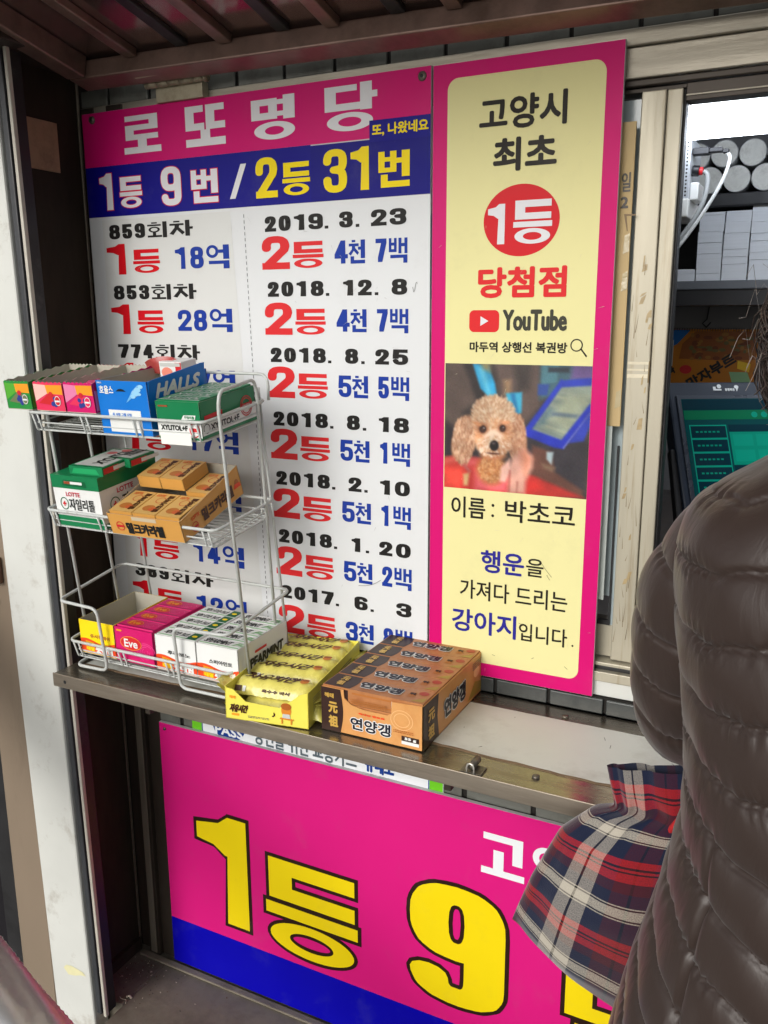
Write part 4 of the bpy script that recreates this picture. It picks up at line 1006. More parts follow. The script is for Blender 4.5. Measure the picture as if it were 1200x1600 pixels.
for k in range(3):
    p = B4(-.1190, .002, .0190) @ Vector((.036, .012 + k * .032, .0015)); lb = f'yellow gum pack, {["nearest", "middle", "rearmost"][k]} of three left in the yellow box'
    if yp is None: yp = gum_pack('gum_pack', .024, .030, .020, CYW, CCB, lb, '껌', CCB); yp.location = p; yp.rotation_euler = BROT; yp['group'] = YG
    else: copy_thing(yp, p, BROT, lb, YG)
t, b, w, h, d = bottom_box(-.0545, 'bright pink gum box with an oval emblem on the bottom tier', CMA, .0665)
open_tray(b, w, d, h, h - .002, CMA, CMB); Ff = fr_front(0, -.00005, 0)
for k in range(5): b.ring(w * .80, h * .40, .016 - .003 * k, .013 - .0024 * k, .0011, .0011, Ff, .0003, card('rose swirl', (228, 70, 140)), 30, a0=k * .7, a1=k * .7 + 4.4)
b.disc(w * .42, h * .58, .0185, .0098, Ff, .0005, CRD, 30); b.ring(w * .42, h * .58, .0185, .0098, .0008, .0008, Ff, .0006, COR, 30); text(b, Ff, 'Eve', w * .25, w * .60, h * .46, h * .70, CW, w=.0004, off=.0009)
b.rect(w * .30, w * .72, h * .24, h * .34, Ff, .0006, CW)
for k in range(18): b.rect(w * .32 + k * .0014, w * .32 + k * .0014 + .0007, h * .255, h * .325, Ff, .0008, CTX)
b.rect(w * .06, w * .2, h * .88, h * .93, Ff, .0005, COR); b.build('carton', t)
EG = 'pink gum packs in the pink box'; ep = None
for k in range(4):
    p = B4(-.0545, .002, .0190) @ Vector((.0015, .004 + k * .0265, h - .0150)); lb = f'shiny pink gum pack, {["nearest", "second", "third", "rearmost"][k]} of four in the pink box'
    if ep is None:
        ep = gum_pack('gum_pack', .0630, .0255, .0165, CMA, CMB, lb); ep.location = p; ep.rotation_euler = BROT; ep['group'] = EG
        b = MB(); Ft = fr_top(0, 0, .0166); b.disc(.022, .013, .013, .0075, Ft, .0002, CRD, 24); b.ring(.022, .013, .013, .0075, .0007, .0006, Ft, .0003, COR, 24); text(b, Ft, 'Eve', .013, .031, .0085, .0175, COR, w=.0004, off=.0005)
        for q in range(4): b.ring(.049, .013, .012 - .0026 * q, .009 - .002 * q, .0008, .0008, Ft, .0003, MATS['rose swirl'], 24, a0=q, a1=q + 4.2)
        b.build('top_print', ep)
    else: copy_thing(ep, p, BROT, lb, EG)
for lx, w, lb, words, small, gname in ((.0160, .0670, 'white gum box with green striped packs beside the pink box', '후라보노', '후라보노', 'green striped gum packs'), (.0840, .0655, 'white spearmint gum box at the right end of the bottom tier', 'SPEARMINT', '스피아민트', 'spearmint gum packs')):
    t, b, w, h, d = bottom_box(lx, lb, CW, w)
    open_tray(b, w, d, h, h - .001, CW, CI); gum_front(b, fr_front(0, -.00005, 0), w, h, '', small, CTX); Fr = fr_right(w + .00005, 0, 0)
    if words == 'SPEARMINT':
        text(b, Fr, 'SPEARMINT', .016, .100, .0140, .0280, CTX, w=.0009, shear=.1); b.rect(.036, .062, .0315, .0350, Fr, .0004, CRD)
    b.build('carton', t); gp = None
    for k in range(5):
        p = B4(lx, .002, .0190) @ Vector((.0015, .003 + k * .0215, h - .0140)); l2 = f'white gum pack, {ordl[k]} of five in the {"spearmint" if words == "SPEARMINT" else "green striped"} box'
        if gp is None: gp = gum_pack('gum_pack', w - .003, .0205, .0140, CW, CGM, l2, words, CTX, leaf=card('mint leaf', (90, 160, 80)) if words == 'SPEARMINT' else None); gp.location = p; gp.rotation_euler = BROT; gp['group'] = gname
        else: copy_thing(gp, p, BROT, l2, gname)
        if k == 0 and words != 'SPEARMINT':
            b = MB(); b.rect((w - .003) * .74, (w - .003) * .97, .0005, .0200, fr_top(0, 0, .01405), .0004, CGD); b.disc((w - .003) * .86, .010, .004, .003, fr_top(0, 0, .01405), .0006, CYW, 14); b.build('end_print', gp)

def fine_print(o, F, u0, u1, v0, v1, rows, m, off=.0009):
    b = MB(); st_ = (v1 - v0) / rows
    for r_ in range(rows):
        u = u0
        while u < u1 - .001:
            L_ = random.uniform(.0008, .0040); b.rect(u, min(u + L_, u1), v0 + r_ * st_, v0 + r_ * st_ + st_ * .55, F, off, m); u += L_ + random.uniform(.0004, .0010)
    return b.build('small_print', o)

# ---------------------------------------------------------------- yellow snack bars
YB = card('lemon card', (234, 224, 92)); YI = mat('lemon card inside', (196, 182, 60), rough=.6, var=.08, vscale=30); FOIL = mat('lemon film', (216, 206, 104), rough=.26, spec=.6, var=.14, vscale=50, bump=.9, bscale=70)
BRN = card('brown lettering', (70, 34, 14)); ACO = card('acorn orange', (214, 130, 40))
PRT = card('small print grey', (120, 112, 96)); yb = thing('snack_bar_box', (-.6175, -.2105, SH + .0002), 'yellow open snack bar box with a scooped front on the counter', 'snack box', rot=(0, 0, R_(9.5)))
w, d, hs, hf = .1085, .185, .047, .036
b = MB(); b.box(0, w, 0, d, 0, .0008, YI)
Ff = fr_front(0, 0, 0); Fr = fr_right(w, 0, 0)
scoop = [(0, 0), (w, 0), (w, .046), (w * .90, .042), (w * .80, .0330), (w * .66, .0225), (w * .40, .0235), (w * .25, .0245), (w * .16, .0330), (w * .10, .0385), (0, .0400)]
b.prism(scoop, Ff, -.0010, 0.0, YB)
b.prism([(0, 0), (d, 0), (d, .042), (.012, .0455), (0, .0458)], Fr, -.0010, 0.0, YB)
b.prism([(0, 0), (d, 0), (d, .040), (0, .042)], frame((.001, 0, 0), (0, 1, 0), (0, 0, 1)), -.0010, 0.0, YB)
b.prism([(0, 0), (w, 0), (w, .042), (0, .042)], frame((0, d, 0), (1, 0, 0), (0, 0, 1)), -.0010, 0.0, YB)
text(b, Ff, '자유시간', .006, .030, .0095, .0205, BRN, w=.0006, shear=.25); b.rect(.008, .018, .0050, .0080, Ff, .0003, COR); text(b, Ff, '해태', .006, .014, .0270, .0310, COR, w=.0003)
b.disc(w * .74, .0200, .0065, .0080, Ff, .0004, ACO, 22); b.disc(w * .74, .0255, .0068, .0045, Ff, .0006, card('acorn cap', (170, 92, 30)), 22); b.poly([(w * .69, .010), (w * .79, .010), (w * .78, .016), (w * .70, .016)], Ff, .0009, CLG)
b.poly([(w * .66, .009), (w * .83, .0085), (w * .82, .0105), (w * .67, .0110)], Ff, .0011, ACO); b.rect(w * .68, w * .695, .003, .009, Ff, .0010, ACO); b.rect(w * .79, w * .805, .003, .0088, Ff, .0010, ACO)
text(b, Ff, '♪', w * .57, w * .61, .010, .016, BRN, w=.0002)
for k in range(9): b.rect(.015, .060, .010 + k * .0028, .0112 + k * .0028, Fr, .0003, card('pale text grey', (190, 186, 130)))
b.build('carton', yb)
fine_print(yb, fr_front(0, 0, 0), .030, .058, .0050, .0080, 2, PRT); fine_print(yb, fr_right(.1085, 0, 0), .070, .150, .010, .034, 7, PRT)
YM = Matrix.Translation((-.6175, -.2105, SH + .0002)) @ Matrix.Rotation(R_(9.5), 4, 'Z')
BG = 'yellow snack bars in the box'
def snack_bar(label):
    t = thing('snack_bar', (0, 0, 0), label, 'snack bar')
    w, d = .138, .0365; nu, nv = 44, 18; V = []
    for i in range(nu + 1):
        u = i / nu; row = []
        e = min(u, 1 - u); puff = min(1, max(0, (e - (.135 if u < .5 else .085)) / .06)) ** .6
        for j in range(nv + 1):
            v = j / nv; s = max(0, math.sin(math.pi * v)) ** .55
            zig = (.0012 if (j % 2) else -.0012) if i in (0, nu) else 0
            wr = (.0009 * math.sin(40 * u + 5 * v) + .0006 * math.sin(95 * u - 7 * v)) * (1 - puff * .55)
            lift = .015 * max(0, (.15 - u) / .15) + .004 * max(0, (u - .92) / .08)
            row.append((w * u + zig, d * (.5 + (v - .5) * (1 + .10 * (1 - puff))), +.0010 + .0185 * puff * s + wr + lift))
        V.append(row)
    b = MB(); b.grid(V, FOIL); b.grid([[(p[0], p[1], min(p[2], .0008 + max(0, p[2] - .0155) * 0 + (.009 * max(0, (.10 - p[0] / w) / .10)))) for p in r] for r in V], FOIL)
    Ft = fr_top(0, 0, .0196)
    b.build('wrapper', t)
    c = MB(); Ff2 = frame((0, .0055, .0118), (1, 0, 0), (0, .93, .36))
    text(c, Ft, '자유시간', .034, .102, .0080, .0275, BRN, w=.0007, off=.0004, shear=.35); c.disc(.110, .0185, .0055, .0065, Ft, .0006, ACO, 18); c.disc(.110, .0225, .0058, .0035, Ft, .0008, MATS['acorn cap'], 18)
    Fb = frame((0, .0016, .0075), (1, 0, 0), (0, .55, .83)); c.rect(.024, .033, -.0030, .0040, Fb, .0010, BRN); c.rect(.0345, .0385, -.0030, .0040, Fb, .0010, CW); c.poly([(.013, -.002), (.021, -.001), (.020, .004), (.014, .004)], Fb, .0010, BRN)
    text(c, Fb, '옥수수 바삭', .060, .098, -.0018, .0028, BRN, w=.0003, off=.0010)
    c.build('lettering_print', t); return t
sb = None
spots = [(-.006, .010, .0045, 2, 'low front bar behind the scoop'), (-.0215, .020, .0230, -1, 'topmost bar at the front'), (-.0215, .060, .0230, 1.5, 'second bar from the front'), (-.0215, .095, .0235, 0, 'middle bar'), (-.0215, .128, .0240, 2, 'fourth bar from the front'), (-.0215, .160, .0240, -1, 'rearmost bar'),
         (-.004, .052, .0045, 0, 'buried bar under the second one'), (-.004, .100, .0045, 0, 'buried bar under the middle one'), (-.004, .146, .0045, 0, 'buried bar under the rearmost one')]
for px, py, pz, rz, nm in spots:
    p = YM @ Vector((px, py, pz)); r = (R_(-3), 0, R_(9.5 + rz)); lb = f'yellow wrapped snack bar, {nm}'
    if sb is None: sb = snack_bar(lb); sb.location = p; sb.rotation_euler = r; sb['group'] = BG
    else: copy_thing(sb, p, r, lb, BG)

# ---------------------------------------------------------------- brown jelly bar box
JD = card('dark cocoa card', (52, 30, 24)); JO = mat('amber card', (214, 156, 94), rough=.36, spec=.4, var=.10, vscale=22, dirt=(196, 120, 56), dirt_amt=.5, dscale=30, bump=.04); JL = card('pale amber', (240, 196, 140)); GOLD = mat('gold print', (216, 176, 84), rough=.35, metal=.3)
jb = thing('jelly_bar_box', (-.4985, -.1825, SH + .0002), 'brown and amber sweet jelly bar box on the counter', 'sweets box')
w, d, h = .1315, .1845, .0545
b = MB(); b.box(0, w, 0, d, 0, .0008, CI); Ff = fr_front(0, 0, 0); Fr = fr_right(w, 0, 0)
front = [(0, 0), (w, 0), (w, h), (w * .705, h * .965), (w * .70, h * .70), (w * .66, h * .64), (w * .42, h * .64), (w * .30, h * .70), (w * .235, h * .82), (w * .23, h), (0, h)]
b.prism(front, Ff, -.0011, 0, JO)
b.prism([(0, 0), (d, 0), (d, h), (0, h)], Fr, -.0011, 0, JO); b.prism([(0, 0), (d, 0), (d, h), (0, h)], frame((.0011, 0, 0), (0, 1, 0), (0, 0, 1)), -.0011, 0, JD)
b.prism([(0, 0), (w, 0), (w, h), (0, h)], frame((0, d, 0), (1, 0, 0), (0, 0, 1)), -.0011, 0, JO)
b.poly([(.0002, .0002), (w * .195, .0002)] + [(w * (.195 + .03 * math.sin(3.14 * k / 10)), h * k / 10) for k in range(1, 10)] + [(w * .20, h - .0003), (.0002, h - .0003)], Ff, .0003, JD)
text(b, Ff, '元', .010, .0225, .0235, .0375, GOLD, w=.0007); text(b, Ff, '祖', .010, .0230, .0060, .0205, GOLD, w=.0007); text(b, Ff, '해태', .005, .0175, .0420, .0480, GOLD, w=.0003)
text(b, Ff, '연양갱', .0385, .0925, .0075, .0250, CW, w=.0016, off=.0006); text(b, Ff, '연양갱', .0395, .0915, .0085, .0240, card('blueblack text', (24, 24, 40)), w=.0005, off=.0010)
text(b, Ff, '국내산 팥으로', .050, .084, .0285, .0310, CVE, w=.0002)
b.ring(w * .80, h * .60, .014, .012, .0006, .0006, Ff, .0003, JL); b.ring(w * .80, h * .60, .010, .0085, .0006, .0006, Ff, .0003, JL)
b.rect(w * .80, w * .965, .0085, .0145, Ff, .0005, JD); b.rect(w * .80, w * .965, .0045, .0084, Ff, .0005, CW); text(b, Ff, '55 g', w * .83, w * .94, .0095, .0135, CW, w=.0003)
b.poly([(.0003, .0003), (.045, .0003), (.040, h * .5), (.043, h - .0003), (.0003, h - .0003)], Fr, .0003, JD)
text(b, Fr, '元', .013, .031, .0290, .0440, GOLD, w=.0008); text(b, Fr, '祖', .013, .031, .0075, .0240, GOLD, w=.0008)
text(b, Fr, '연양갱', .057, .128, .0125, .0400, CW, w=.0030, off=.0006); text(b, Fr, '연양갱', .0585, .1265, .0140, .0385, MATS['blueblack text'], w=.0013, off=.0010)
b.poly([(.135, .004), (.182, .004), (.182, .016), (.160, .022)], Fr, .0004, card('leaf gold', (170, 140, 60))); b.disc(.165, .034, .010, .007, Fr, .0004, JL, 20)
b.build('carton', jb)
fine_print(jb, fr_right(.1315, 0, 0), .150, .180, .040, .050, 4, PRT); fine_print(jb, fr_front(0, 0, 0), .040, .086, .0400, .0470, 3, CCB); fine_print(jb, fr_front(0, 0, 0), .095, .120, .0175, .0215, 2, CCB)
JG = 'brown jelly bars in the box'
def jelly(label):
    t = thing('jelly_bar', (0, 0, 0), label, 'jelly bar'); w, d, h = .1285, .0352, .0185
    b = MB(); b.box(0, w, 0, d, 0, h, mat('brown amber card', (178, 120, 74), rough=.36, spec=.4, var=.14, vscale=26, dirt=(150, 84, 44), dirt_amt=.5, dscale=34, bump=.04)); Ft = fr_top(0, 0, h)
    b.poly([(.001, .001), (w * .27, .001)] + [(w * (.27 + .025 * math.sin(3.14 * k / 8)), .001 + (d - .002) * k / 8) for k in range(1, 8)] + [(w * .275, d - .001), (.001, d - .001)], Ft, .0002, JD)
    text(b, Ft, '元', .013, .023, .0185, .0300, GOLD, w=.0006); text(b, Ft, '祖', .013, .023, .0055, .0170, GOLD, w=.0006)
    text(b, Ft, '연양갱', .040, .096, .0085, .0265, CW, w=.0026, off=.0006); text(b, Ft, '연양갱', .041, .095, .0095, .0255, MATS['blueblack text'], w=.0010, off=.0010)
    b.rect(.103, .111, .012, .024, Ft, .0004, CCB); text(b, Ft, '해태', .1035, .1105, .017, .023, JD, w=.0003); b.poly([(.112, .003), (.127, .004), (.127, .016), (.119, .010)], Ft, .0004, MATS['leaf gold'])
    b.disc(.119, .0255, .006, .005, Ft, .0004, card('red bean', (170, 60, 40)), 16)
    Ff = fr_front(0, 0, 0); b.rect(.002, w * .26, .002, h - .002, Ff, .0002, JD); b.rect(w * .3, w * .96, h * .70, h * .82, Ff, .0002, CCB); b.rect(w * .3, w * .96, .003, .0045, Ff, .0002, CCB); b.rect(w * .70, w * .735, .004, h - .004, Ff, .0004, CW)
    b.build('carton', t, bevel=.0012); return t
jl = None
for lvl in (1, 0):
    for k in range(5):
        p = Vector((-.4985 + .0015, -.1825 + .0022 + k * .0363, SH + .0002 + .0012 + (.0365 if lvl else .0175) - (0 if lvl else .0))); p.z -= .0 if lvl else 0
        lb = f'amber jelly bar, {ordl[k]} of five in the {"top" if lvl else "lower"} layer of the brown box'
        if lvl == 0 and k > 0: continue
        if jl is None: jl = jelly(lb); jl.location = p; jl['group'] = JG
        else: copy_thing(jl, p, (0, 0, 0), lb, JG)

# ---------------------------------------------------------------- serving window
wd = thing('serving_window', (-0.19, 0.02, -0.4185), 'sliding serving window with a worn cream metal stile and reflection tinted glass', 'window')
def wpart(mb, name, **k):
    o = mb.build(name, wd, **k); o.matrix_parent_inverse = Matrix.Translation((0.19, -0.02, 0.4185)); return o
b = MB(); b.box(-.2070, -.1815, .018, .045, -.4120, .2310, JAMB); b.box(-.1808, -.1650, .0205, .045, -.4120, .2310, JAMB); b.box(-.1648, -.1620, .026, .045, -.4120, .2310, RUBBER)
SC = mat('old tape', (172, 152, 112), rough=.35, var=.2, vscale=60, dirt=(120, 98, 66), dirt_amt=.5, dscale=40)
Fw = FRONT(.018)
for _ in range(16):
    x, z = random.uniform(-.204, -.186), random.uniform(-.33, .07); sx_, sz_ = random.uniform(.002, .008), random.uniform(.004, .014)
    b.poly([(x, z), (x + sx_ * random.uniform(.4, 1), z + sz_ * random.uniform(-.1, .3)), (x + sx_, z + sz_), (x + sx_ * .3, z + sz_ * random.uniform(.6, 1))], Fw, .0002 + random.random() * .0002, SC)
for z in (-.055, -.062, -.07): b.rect(-.206, -.182, z, z + random.uniform(.002, .005), Fw, .00015, mat('clear tape', (214, 206, 182), rough=.25, var=.1, vscale=60))
SCR = mat('scratch', (110, 92, 62), rough=.8)
for _ in range(26):
    x, z = random.uniform(-.206, -.184), random.uniform(-.40, .05); b.poly([(x, z), (x + .0006, z), (x + random.uniform(-.003, .004), z + random.uniform(.006, .03))], Fw, .0004, SCR)
b.poly([(-.1830, -.075), (-.1813, -.075), (-.1813, -.050), (-.1826, -.052)], Fw, .0003, SCR)
wpart(b, 'stile', bevel=.0012)
b = MB(); b.box(-.1620, .82, .022, .045, .2180, .2355, DARKM); b.box(-.2430, -.1621, .024, .045, .2312, .2355, DARKM); b.box(-.162, .82, .0205, .0218, .2225, .2245, ALUH)
wpart(b, 'head_track', bevel=.001)
b = MB(); GL = mat('reflection tinted glass', (168, 182, 186), rough=.18, spec=.6, var=.1, vscale=6, dirt=(130, 136, 134), dirt_amt=.5, dscale=9); b.box(-.2420, -.2150, .030, .034, -.335, .226, GL); b.box(-.2149, -.2072, .030, .034, -.410, .226, GL); wpart(b, 'glass')  # opaque pale blue-grey puts the reflection in the glass into its colour
b = MB(); b.box(-.2140, -.2120, .026, .031, -.365, -.15, RUBBER); b.box(-.2430, -.2120, .026, .031, -.371, -.365, RUBBER); b.box(-.2430, -.2085, .027, .031, -.411, -.3715, JAMB); wpart(b, 'gasket')
cb = thing('cardboard_strip', (-.2165, .0115, -.125), 'tan cardboard strip with black handwriting taped beside the banner', 'card')
b = MB(); b.box(-.0140, .0070, 0, .0025, 0.0, .326, mat('tan cardboard', (188, 164, 118), rough=.7, var=.08, vscale=20, stretch=(1, 1, .2), bump=.15)); Fc = FRONT(-.0001)
INKM = card('marker ink', (52, 44, 34)); text(b, Fc, '일', -.0055, .0045, .255, .275, INKM, w=.0004, off=.0003); text(b, Fc, '2', -.0055, .0030, .238, .250, INKM, w=.0006, off=.0003)
b.poly([(-.001, .232), (.012, .2315), (.012, .2300), (.002, .2300), (.004, .214), (.0030, .214)], Fc, .0003, mat('brown tape edge', (120, 96, 60), rough=.5))
TP = mat('shiny tape', (186, 172, 136), rough=.15, spec=.7, var=.1, vscale=40, bump=.6, bscale=80)
for z in (.02, .15, .19): b.poly([(.000, z), (.0065, z + .003), (.0065, z + .022), (.001, z + .019)], Fc, .0006, TP)
b.build('strip', cb)
ps = thing('white_sheet', (-.23, .0125, -.26), 'pale grey sheet edge showing behind the banner beside the window stile', 'sheet')
b = MB(); b.box(-.012, .012, 0, .0012, -.075, .1345, mat('pale sheet', (192, 200, 196), rough=.4, var=.05)); b.build('sheet', ps)
bkp = thing('colour_poster', (-.4415, .010, -.2), 'bright colour poster glimpsed in the gap between the two upper signs', 'poster')
b = MB(); cs = [(226, 228, 226), (30, 120, 190), (40, 150, 200), (226, 226, 220), (190, 30, 40), (214, 190, 150), (40, 40, 130), (120, 30, 60), (60, 60, 60), (200, 200, 196)]
zs = [.24, .12, .06, .02, -.02, -.06, -.085, -.13, -.18, -.21, -.24]
for k, c in enumerate(cs): b.box(-.006, .006, 0.0, .004, zs[k + 1] + .2, zs[k] + .2 - .0004, card('poster band %d' % k, c))
b.build('poster', bkp)

# ---------------------------------------------------------------- inside the kiosk
lamp = thing('tube_light', (0.15, .30, .25), 'bright white tube light glowing at the top of the serving window', 'light')
b = MB(); b.box(-.40, .45, -.012, .05, .020, .040, mat('lamp housing', (206, 204, 200), rough=.5, var=.04)); b.build('housing', lamp, bevel=.002)
b = MB(); LM = mat('glowing tube', (236, 244, 255), rough=.4, lum=12.0); b.tube([(-.385, .012, -.001), (.43, .012, -.001)], .0195, LM, n=24); b.build('tube', lamp)
sh1 = thing('upper_rack_shelf', (0, .72, .185), 'dark shelf carrying paper rolls inside the kiosk', 'shelf')
b = MB(); b.box(-.60, .6, -.12, .2, -.012, .009, BLACK); b.build('shelf', sh1, bevel=.002)
sh2 = thing('lower_rack_shelf', (0, .72, .05), 'grey shelf carrying stacks of white slips inside the kiosk', 'shelf')
b = MB(); b.box(-.60, .6, -.11, .2, -.009, .0055, mat('grey shelf', (96, 100, 106), rough=.45, var=.06)); b.build('shelf', sh2, bevel=.002)
b = MB(); b.box(-.60, .6, -.105, .2, -.035, -.0095, BLACK); b.build('rail', sh2)
PRL = mat('paper roll end', (214, 214, 208), rough=.7, var=.14, vscale=60, dirt=(150, 148, 142), dirt_amt=.5, dscale=50); PSD = mat('paper roll side', (170, 172, 172), rough=.7, var=.05)
rp = None
rolls = [(-.231 + .0428 * k, .2550 + random.uniform(-.001, .001), 'upper', k) for k in range(8)] + [(-.2095 + .0428 * k, .2160, 'lower', k) for k in range(8)]
for x, z, row, k in rolls:
    lb = 'white paper roll end in the two tier roll pile on the dark shelf'
    if rp is None:
        rp = thing('paper_roll', (x, .605, z), lb, 'paper roll', 'paper rolls piled on the dark shelf')
        b = MB(); b.tube([(0, 0.0015, 0), (0, .16, 0)], .0208, PSD, n=32, caps=False); b.build('roll', rp)
        b = MB(); b.disc(0, 0, .0208, .0208, FRONT(.0015), .0, PRL, 32)
        b.ring(0, 0, .0208, .0208, .0010, .0010, FRONT(.0015), .0002, PSD, 30)
        b.build('end', rp)
    else: copy_thing(rp, (x, .605 + random.uniform(-.006, .006), z), (0, random.uniform(0, 6), 0), lb)
SLIP = mat('slip paper', (212, 216, 222), rough=.65, var=.06, vscale=8, stretch=(1, 1, 60)); 
for k in range(9):
    x0 = -.2620 + .0412 * k; hgt = .020 if k == 0 else random.uniform(.108, .122)
    t = thing('slip_stack', (x0 + .02, .64, .0556), ['low', 'tall', 'second tall', 'third tall', 'fourth tall', 'fifth tall', 'sixth tall', 'seventh tall', 'eighth tall'][k] + ' stack of white betting slips on the grey shelf, counted from the window stile', 'paper stack', 'stacks of white slips')
    b = MB(); z = 0.0
    while z < hgt - .004:
        s = min(random.choice((.012, .018, .026, .032)), hgt - z); dx, dy = random.uniform(-.0008, .0008), random.uniform(-.0015, .0015)
        b.box(-.0196 + dx, .0196 + dx, -.028 + dy, .07 + dy, z, z + s - .0005, SLIP); z += s
    b.build('slips', t)
pw = thing('power_supply', (-.222, .36, .195), 'perforated metal power supply box with plugged cords by the window edge', 'power box')
PSM = mat('galvanised sheet', (196, 200, 206), rough=.4, metal=.4, var=.05); b = MB(); b.box(-.03, .018, 0, .10, -.034, .048, PSM); Fq = FRONT(-.0001)
for i in range(10):
    for j_ in range(16):
        b.disc(-.026 + i * .0044, -.030 + j_ * .0050, .0014, .0014, Fq, .0002, BLACK, 8)
b.build('case', pw)
b = MB(); b.box(-.03, .0195, -.004, .10, -.060, -.0345, mat('white plastic', (222, 222, 218), rough=.35)); b.box(.018, .030, .01, .06, -.036, -.012, MATS['white plastic']); b.build('cover', pw, bevel=.002)
b = MB(); b.box(.0185, .040, .01, .028, .025, .034, BLACK); b.box(.040, .058, .012, .026, .027, .033, BLACK); b.box(.058, .066, .013, .025, .025, .0305, BLACK); b.tube([(.0185, .02, .005), (.028, .02, .004)], .0075, BLACK, n=14); b.tube([(.028, .02, .004), (.033, .02, .0035)], .0055, CRD, n=14); b.build('plug', pw, bevel=.001)
for nm, pts in (('white', [(.063, .018, .026), (.068, .017, .016), (.060, .010, -.015), (.040, .0, -.055), (.015, -.01, -.095), (-.02, -.02, -.14)]), ('grey', [(.034, .02, .003), (.040, .018, -.004), (.040, .01, -.030), (.030, .0, -.060), (.008, -.01, -.095), (-.03, -.02, -.14)])):
    Pn = [Vector(p) for p in pts]; sm_ = []
    for i in range(len(Pn) - 1):
        p0, p1, p2, p3 = Pn[max(0, i - 1)], Pn[i], Pn[i + 1], Pn[min(len(Pn) - 1, i + 2)]
        for q in range(8):
            s = q / 8; sm_.append(.5 * ((2 * p1) + (p2 - p0) * s + (2 * p0 - 5 * p1 + 4 * p2 - p3) * s * s + (3 * p1 - p0 - 3 * p2 + p3) * s ** 3))
    b = MB(); b.tube(sm_, .0026 if nm == 'white' else .0036, mat(nm + ' cord', (206, 208, 206) if nm == 'white' else (140, 142, 142), rough=.45), n=8); b.build('cord', pw)
cal = thing('wall_calendar', (-.235, .925, -.03), 'orange and blue wall calendar hanging by a wire hook inside', 'calendar')
b = MB(); b.box(-.095, .100, 0, .003, -.19, 0, card('calendar orange', (196, 122, 26))); Fk = FRONT(-.0003)
b.poly([(-.094, -.001), (-.03, -.001), (-.055, -.03), (-.094, -.055)], Fk, .0003, card('calendar blue', (20, 110, 190))); b.rect(-.094, -.062, -.075, -.022, Fk, .0006, CLG); b.rect(-.093, -.070, -.070, -.058, Fk, .0008, card('calendar blue', (20, 110, 190)))
b.poly([(-.02, -.004), (.098, -.004), (.098, -.06), (.03, -.062), (-.05, -.06), (-.045, -.03)], Fk, .0003, card('calendar rust', (150, 84, 28)))
Fk2 = frame((-.028, -.0003, -.115), (.83, 0, .56), (-.56, 0, .83)); text(b, Fk2, '맛자부르', 0, .105, -.012, .014, CTX, w=.0012); b.disc(-.035, -.082, .012, .009, Fk, .0005, CRD, 16)
Fk3 = frame((-.085, -.0003, -.10), (.83, 0, .56), (-.56, 0, .83)); text(b, Fk3, '아빠', 0, .034, -.008, .010, CTX, w=.0010)
b.poly([(.05, -.085), (.085, -.085), (.095, -.11), (.06, -.115)], Fk, .0006, CGM); b.poly([(.065, -.062), (.09, -.068), (.088, -.085), (.065, -.078)], Fk, .0007, CYE)
for q in range(60): b.disc(random.uniform(-.03, .09), random.uniform(-.06, -.01), random.uniform(.003, .009), random.uniform(.002, .005), Fk, .0004 + q * 4e-6, card('calendar tint %d' % (q % 3), [(120, 62, 24), (166, 110, 40), (110, 100, 50)][q % 3]), 10)
b.build('sheet', cal)
b = MB()
for q in range(38): b.tube([(-.092 + q * .005, -.001, -.004), (-.092 + q * .005, -.004, .001), (-.092 + q * .005, .003, .002)], .0006, BLACK, n=5)
b.build('spiral', cal); b = MB(); b.tube([(0, -.002, .004), (-.008, -.002, .012), (0, -.002, .020), (.004, -.004, .055), (.003, -.004, .070)], .0014, BLACK, n=6); b.tube([(0, -.002, .004), (.008, -.002, .014)], .0014, BLACK, n=6); b.tube([(.003, .005, .072), (.003, -.006, .072)], .004, BLACK, n=10); b.build('hook', cal)
# ticket terminal, turned and tilted back
tm = thing('ticket_terminal', (-.207, .30, -.094), 'dark ticket terminal with a green touch screen behind the counter window', 'terminal')
UM = frame((0, 0, 0), (math.cos(R_(30)), math.sin(R_(30)), 0), (-math.sin(R_(30)) * math.sin(R_(30)), math.sin(R_(30)) * math.cos(R_(30)), math.cos(R_(30))))
b = MB(); NB = mat('navy bezel', (34, 44, 60), rough=.35, var=.08, vscale=20); NB2 = mat('grey bezel rim', (62, 68, 80), rough=.3, var=.08)
W, H = .200, .215
def tbox(x0, x1, y0, y1, d0, d1, m): b.prism([(x0, y0), (x1, y0), (x1, y1), (x0, y1)], UM, d0, d1, m)
tbox(0, W, -H, 0, -.03, 0.0, NB); b.build('bezel', tm, bevel=.003)
b = MB(); tbox(.010, W - .010, -H + .012, -.022, .0002, .0025, NB2); b.build('rim', tm, bevel=.001)
b = MB()
def glow(n, c, s): return mat(n, c, rough=.12, lum=s)
SB, SG, SG2, SN = glow('screen base', (8, 62, 66), .2), glow('screen green', (6, 112, 94), .45), glow('screen bright', (8, 120, 102), .45), glow('screen navy', (8, 44, 56), .15)
b.rect(.016, W - .016, -H + .018, -.028, UM, .0030, SB)
b.rect(.017, W - .017, -.045, -.029, UM, .0033, SN); b.rect(.017, W - .017, -.060, -.046, UM, .0033, glow('screen olive', (10, 96, 66), .2))
b.rect(.022, .075, -.190, -.068, UM, .0033, SG2)
for q in range(5): b.rect(.0235, .0735, -.0875 - q * .0205, -.0700 - q * .0205, UM, .0036, SN)
for q in range(4): b.rect(.0235 + q * .0127, .0345 + q * .0127, -.188, -.1745, UM, .0036, SN)
b.rect(.078, W - .020, -.078, -.068, UM, .0033, SN); b.rect(.078, W - .020, -.128, -.079, UM, .0033, SG); b.rect(.078, W - .020, -.143, -.129, UM, .0033, SN); b.rect(.078, W - .020, -.178, -.144, UM, .0033, SG)
